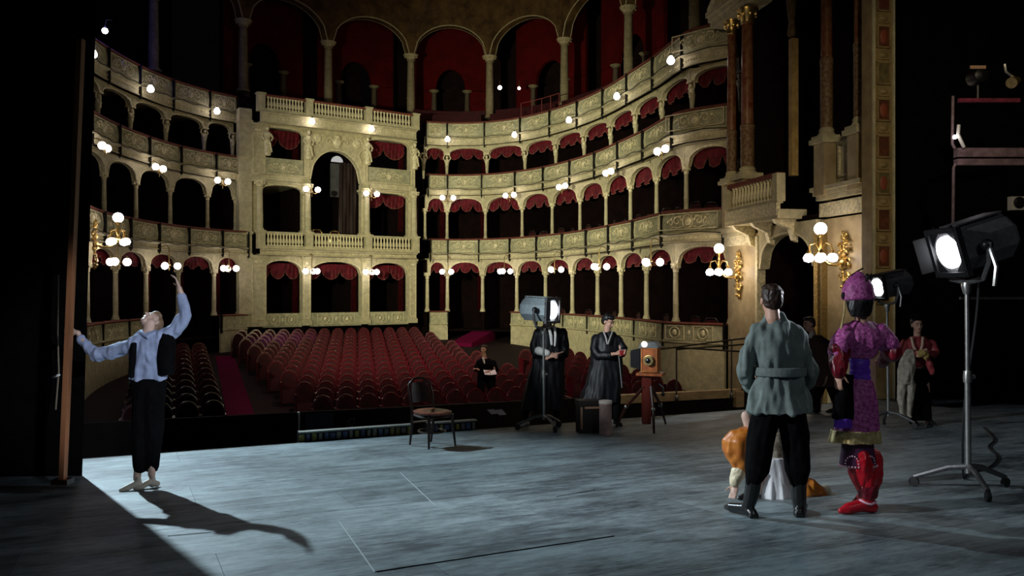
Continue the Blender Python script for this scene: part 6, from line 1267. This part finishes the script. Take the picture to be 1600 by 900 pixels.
root = thing('red_scarf', 'red scarf dangling from the hands of the woman in red', 'scarf', P(1453, 575, -0.2)); t = MB(); cap(t, [P(1447, 556, -0.21), P(1452, 568, -0.2), P(1456, 582, -0.2)], [0.02, 0.05, 0.04]); blob('cloth', t, 0.010, RJ, root, 2, (0.012, 20, 10))

# ------------------------------------------------ 9. dancer crouching behind the man's legs
ORG = mat('orange_satin', (0.66, 0.24, 0.03), 0.4, col2=(0.42, 0.10, 0.012), scale=5); WTU = mat('white_tulle', (0.80, 0.82, 0.84), 0.8, var=0.15, scale=10); SILV = mat('silver_brocade', (0.50, 0.46, 0.36), 0.5, metal=0.2, col2=(0.20, 0.17, 0.11), scale=22)
g = on_stage(1208, 776); Y = g.y+0.05; cr = thing('person', 'crouching dancer in orange sleeves and white dress behind the legs of the man in teal', 'person', g)
b = MB(); hc = P(1192, 650, 0.15); hf = (0.3, 0.9, -0.3); head(b, hc, hf, (-0.2, 0.2, 1), 0.98); cap(b, [P(1194, 660, 0.1), P(1200, 676, 0.05)], 0.05); brows(b, Y, [(676, 1184, 1224), (690, 1182, 1232), (720, 1194, 1228), (760, 1186, 1236)])
cap(b, [P(1180, 680), P(1152, 712), P(1150, 752)], [0.045, 0.04, 0.03]); e = P(1150, 758); hand(b, e, (-0.4, -0.5, -0.75), (-0.3, -0.4, 0.5), 1, 0.1, 0.9); cap(b, [P(1184, 676, 0.02), P(1170, 662, 0.05), P(1166, 650, 0.05)], [0.045, 0.05, 0.045])
cap(b, [P(1226, 682), P(1240, 712, 0.1), P(1230, 745, 0.1)], [0.045, 0.04, 0.03]); hand(b, P(1229, 748, 0.1), (-0.2, 0.1, -0.9), (0, 1, 0), -1, 0.3, 0.9); cap(b, [P(1222, 764), P(1262, 766), P(1294, 775)], [0.08, 0.055, 0.035]); cap(b, [P(1200, 764), P(1186, 740, -0.1), P(1180, 782, -0.1)], [0.08, 0.06, 0.035])
blob('body', b, 0.0095, FAIR, cr, 3); hair(cr, hc, hf, (-0.2, 0.2, 1), 1.0, HAIRB, (((0, -0.1, 0.03), (0.04, 0.04, 0.04)),))
t = MB(); rows(t, Y, [(744, 1156, 1174, 0.9), (730, 1144, 1176, 0.9, 0, 0.04, 7), (705, 1130, 1177, 0.85, 0, 0.05, 7), (688, 1131, 1178, 0.8, 0, 0.04, 7), (674, 1142, 1180, 0.8), (667, 1156, 1180, 0.8)]); blob('sleeve', t, 0.010, ORG, cr, 2, (0.02, 9, 7))
t = MB(); cap(t, [P(1154, 738, -0.02), P(1148, 752, -0.02)], [0.065, 0.05]); blob('cuff', t, 0.009, mat('cream_silk', (0.70, 0.62, 0.42), 0.5, var=0.3, scale=15), cr, 1, (0.008, 20, 20))
t = MB(); rows(t, Y, [(735, 1186, 1234, 0.6), (710, 1192, 1230, 0.6), (690, 1184, 1232, 0.55), (676, 1190, 1224, 0.5)]); blob('bodice', t, 0.010, SILV, cr, 2, (0.006, 20, 10))
t = MB(); zf = 790; rows(t, Y-0.08, [(790, 1182, 1240, 0.7, 0, 0.08, 9), (765, 1187, 1236, 0.65, 0, 0.08, 9), (740, 1194, 1230, 0.6, 0, 0.05, 9), (715, 1200, 1226, 0.6)]); blob('skirt', t, 0.010, WTU, cr, 2, (0.02, 14, 4))
t = MB(); cap(t, [P(1240, 762), P(1262, 766), P(1284, 776)], [0.10, 0.115, 0.07]); blob('pantaloon', t, 0.010, ORG, cr, 2, (0.018, 12, 9))
t = MB(); e0, e1 = P(1288, 773), P(1318, 779); cap(t, [e0, e0.lerp(e1, 0.5)+Vector((0, 0, 0.0)), e1], [0.045, 0.036, 0.018]); t.ball(P(1290, 768), (0.05, 0.05, 0.06), 10, 8); blob('slipper', t, 0.008, mat('cream_silk', (0.70, 0.62, 0.42)), cr, 2)
t = MB(); e = P(1178, 782, -0.12); gz = sz(e.x, e.y); foot_shape(t, Vector((e.x, e.y, gz+0.06)), Vector((e.x-0.15, e.y-0.05, gz)), 0.034); blob('slipper', t, 0.008, BOOT, cr, 2)

bpy.data.scenes.remove(WORK)
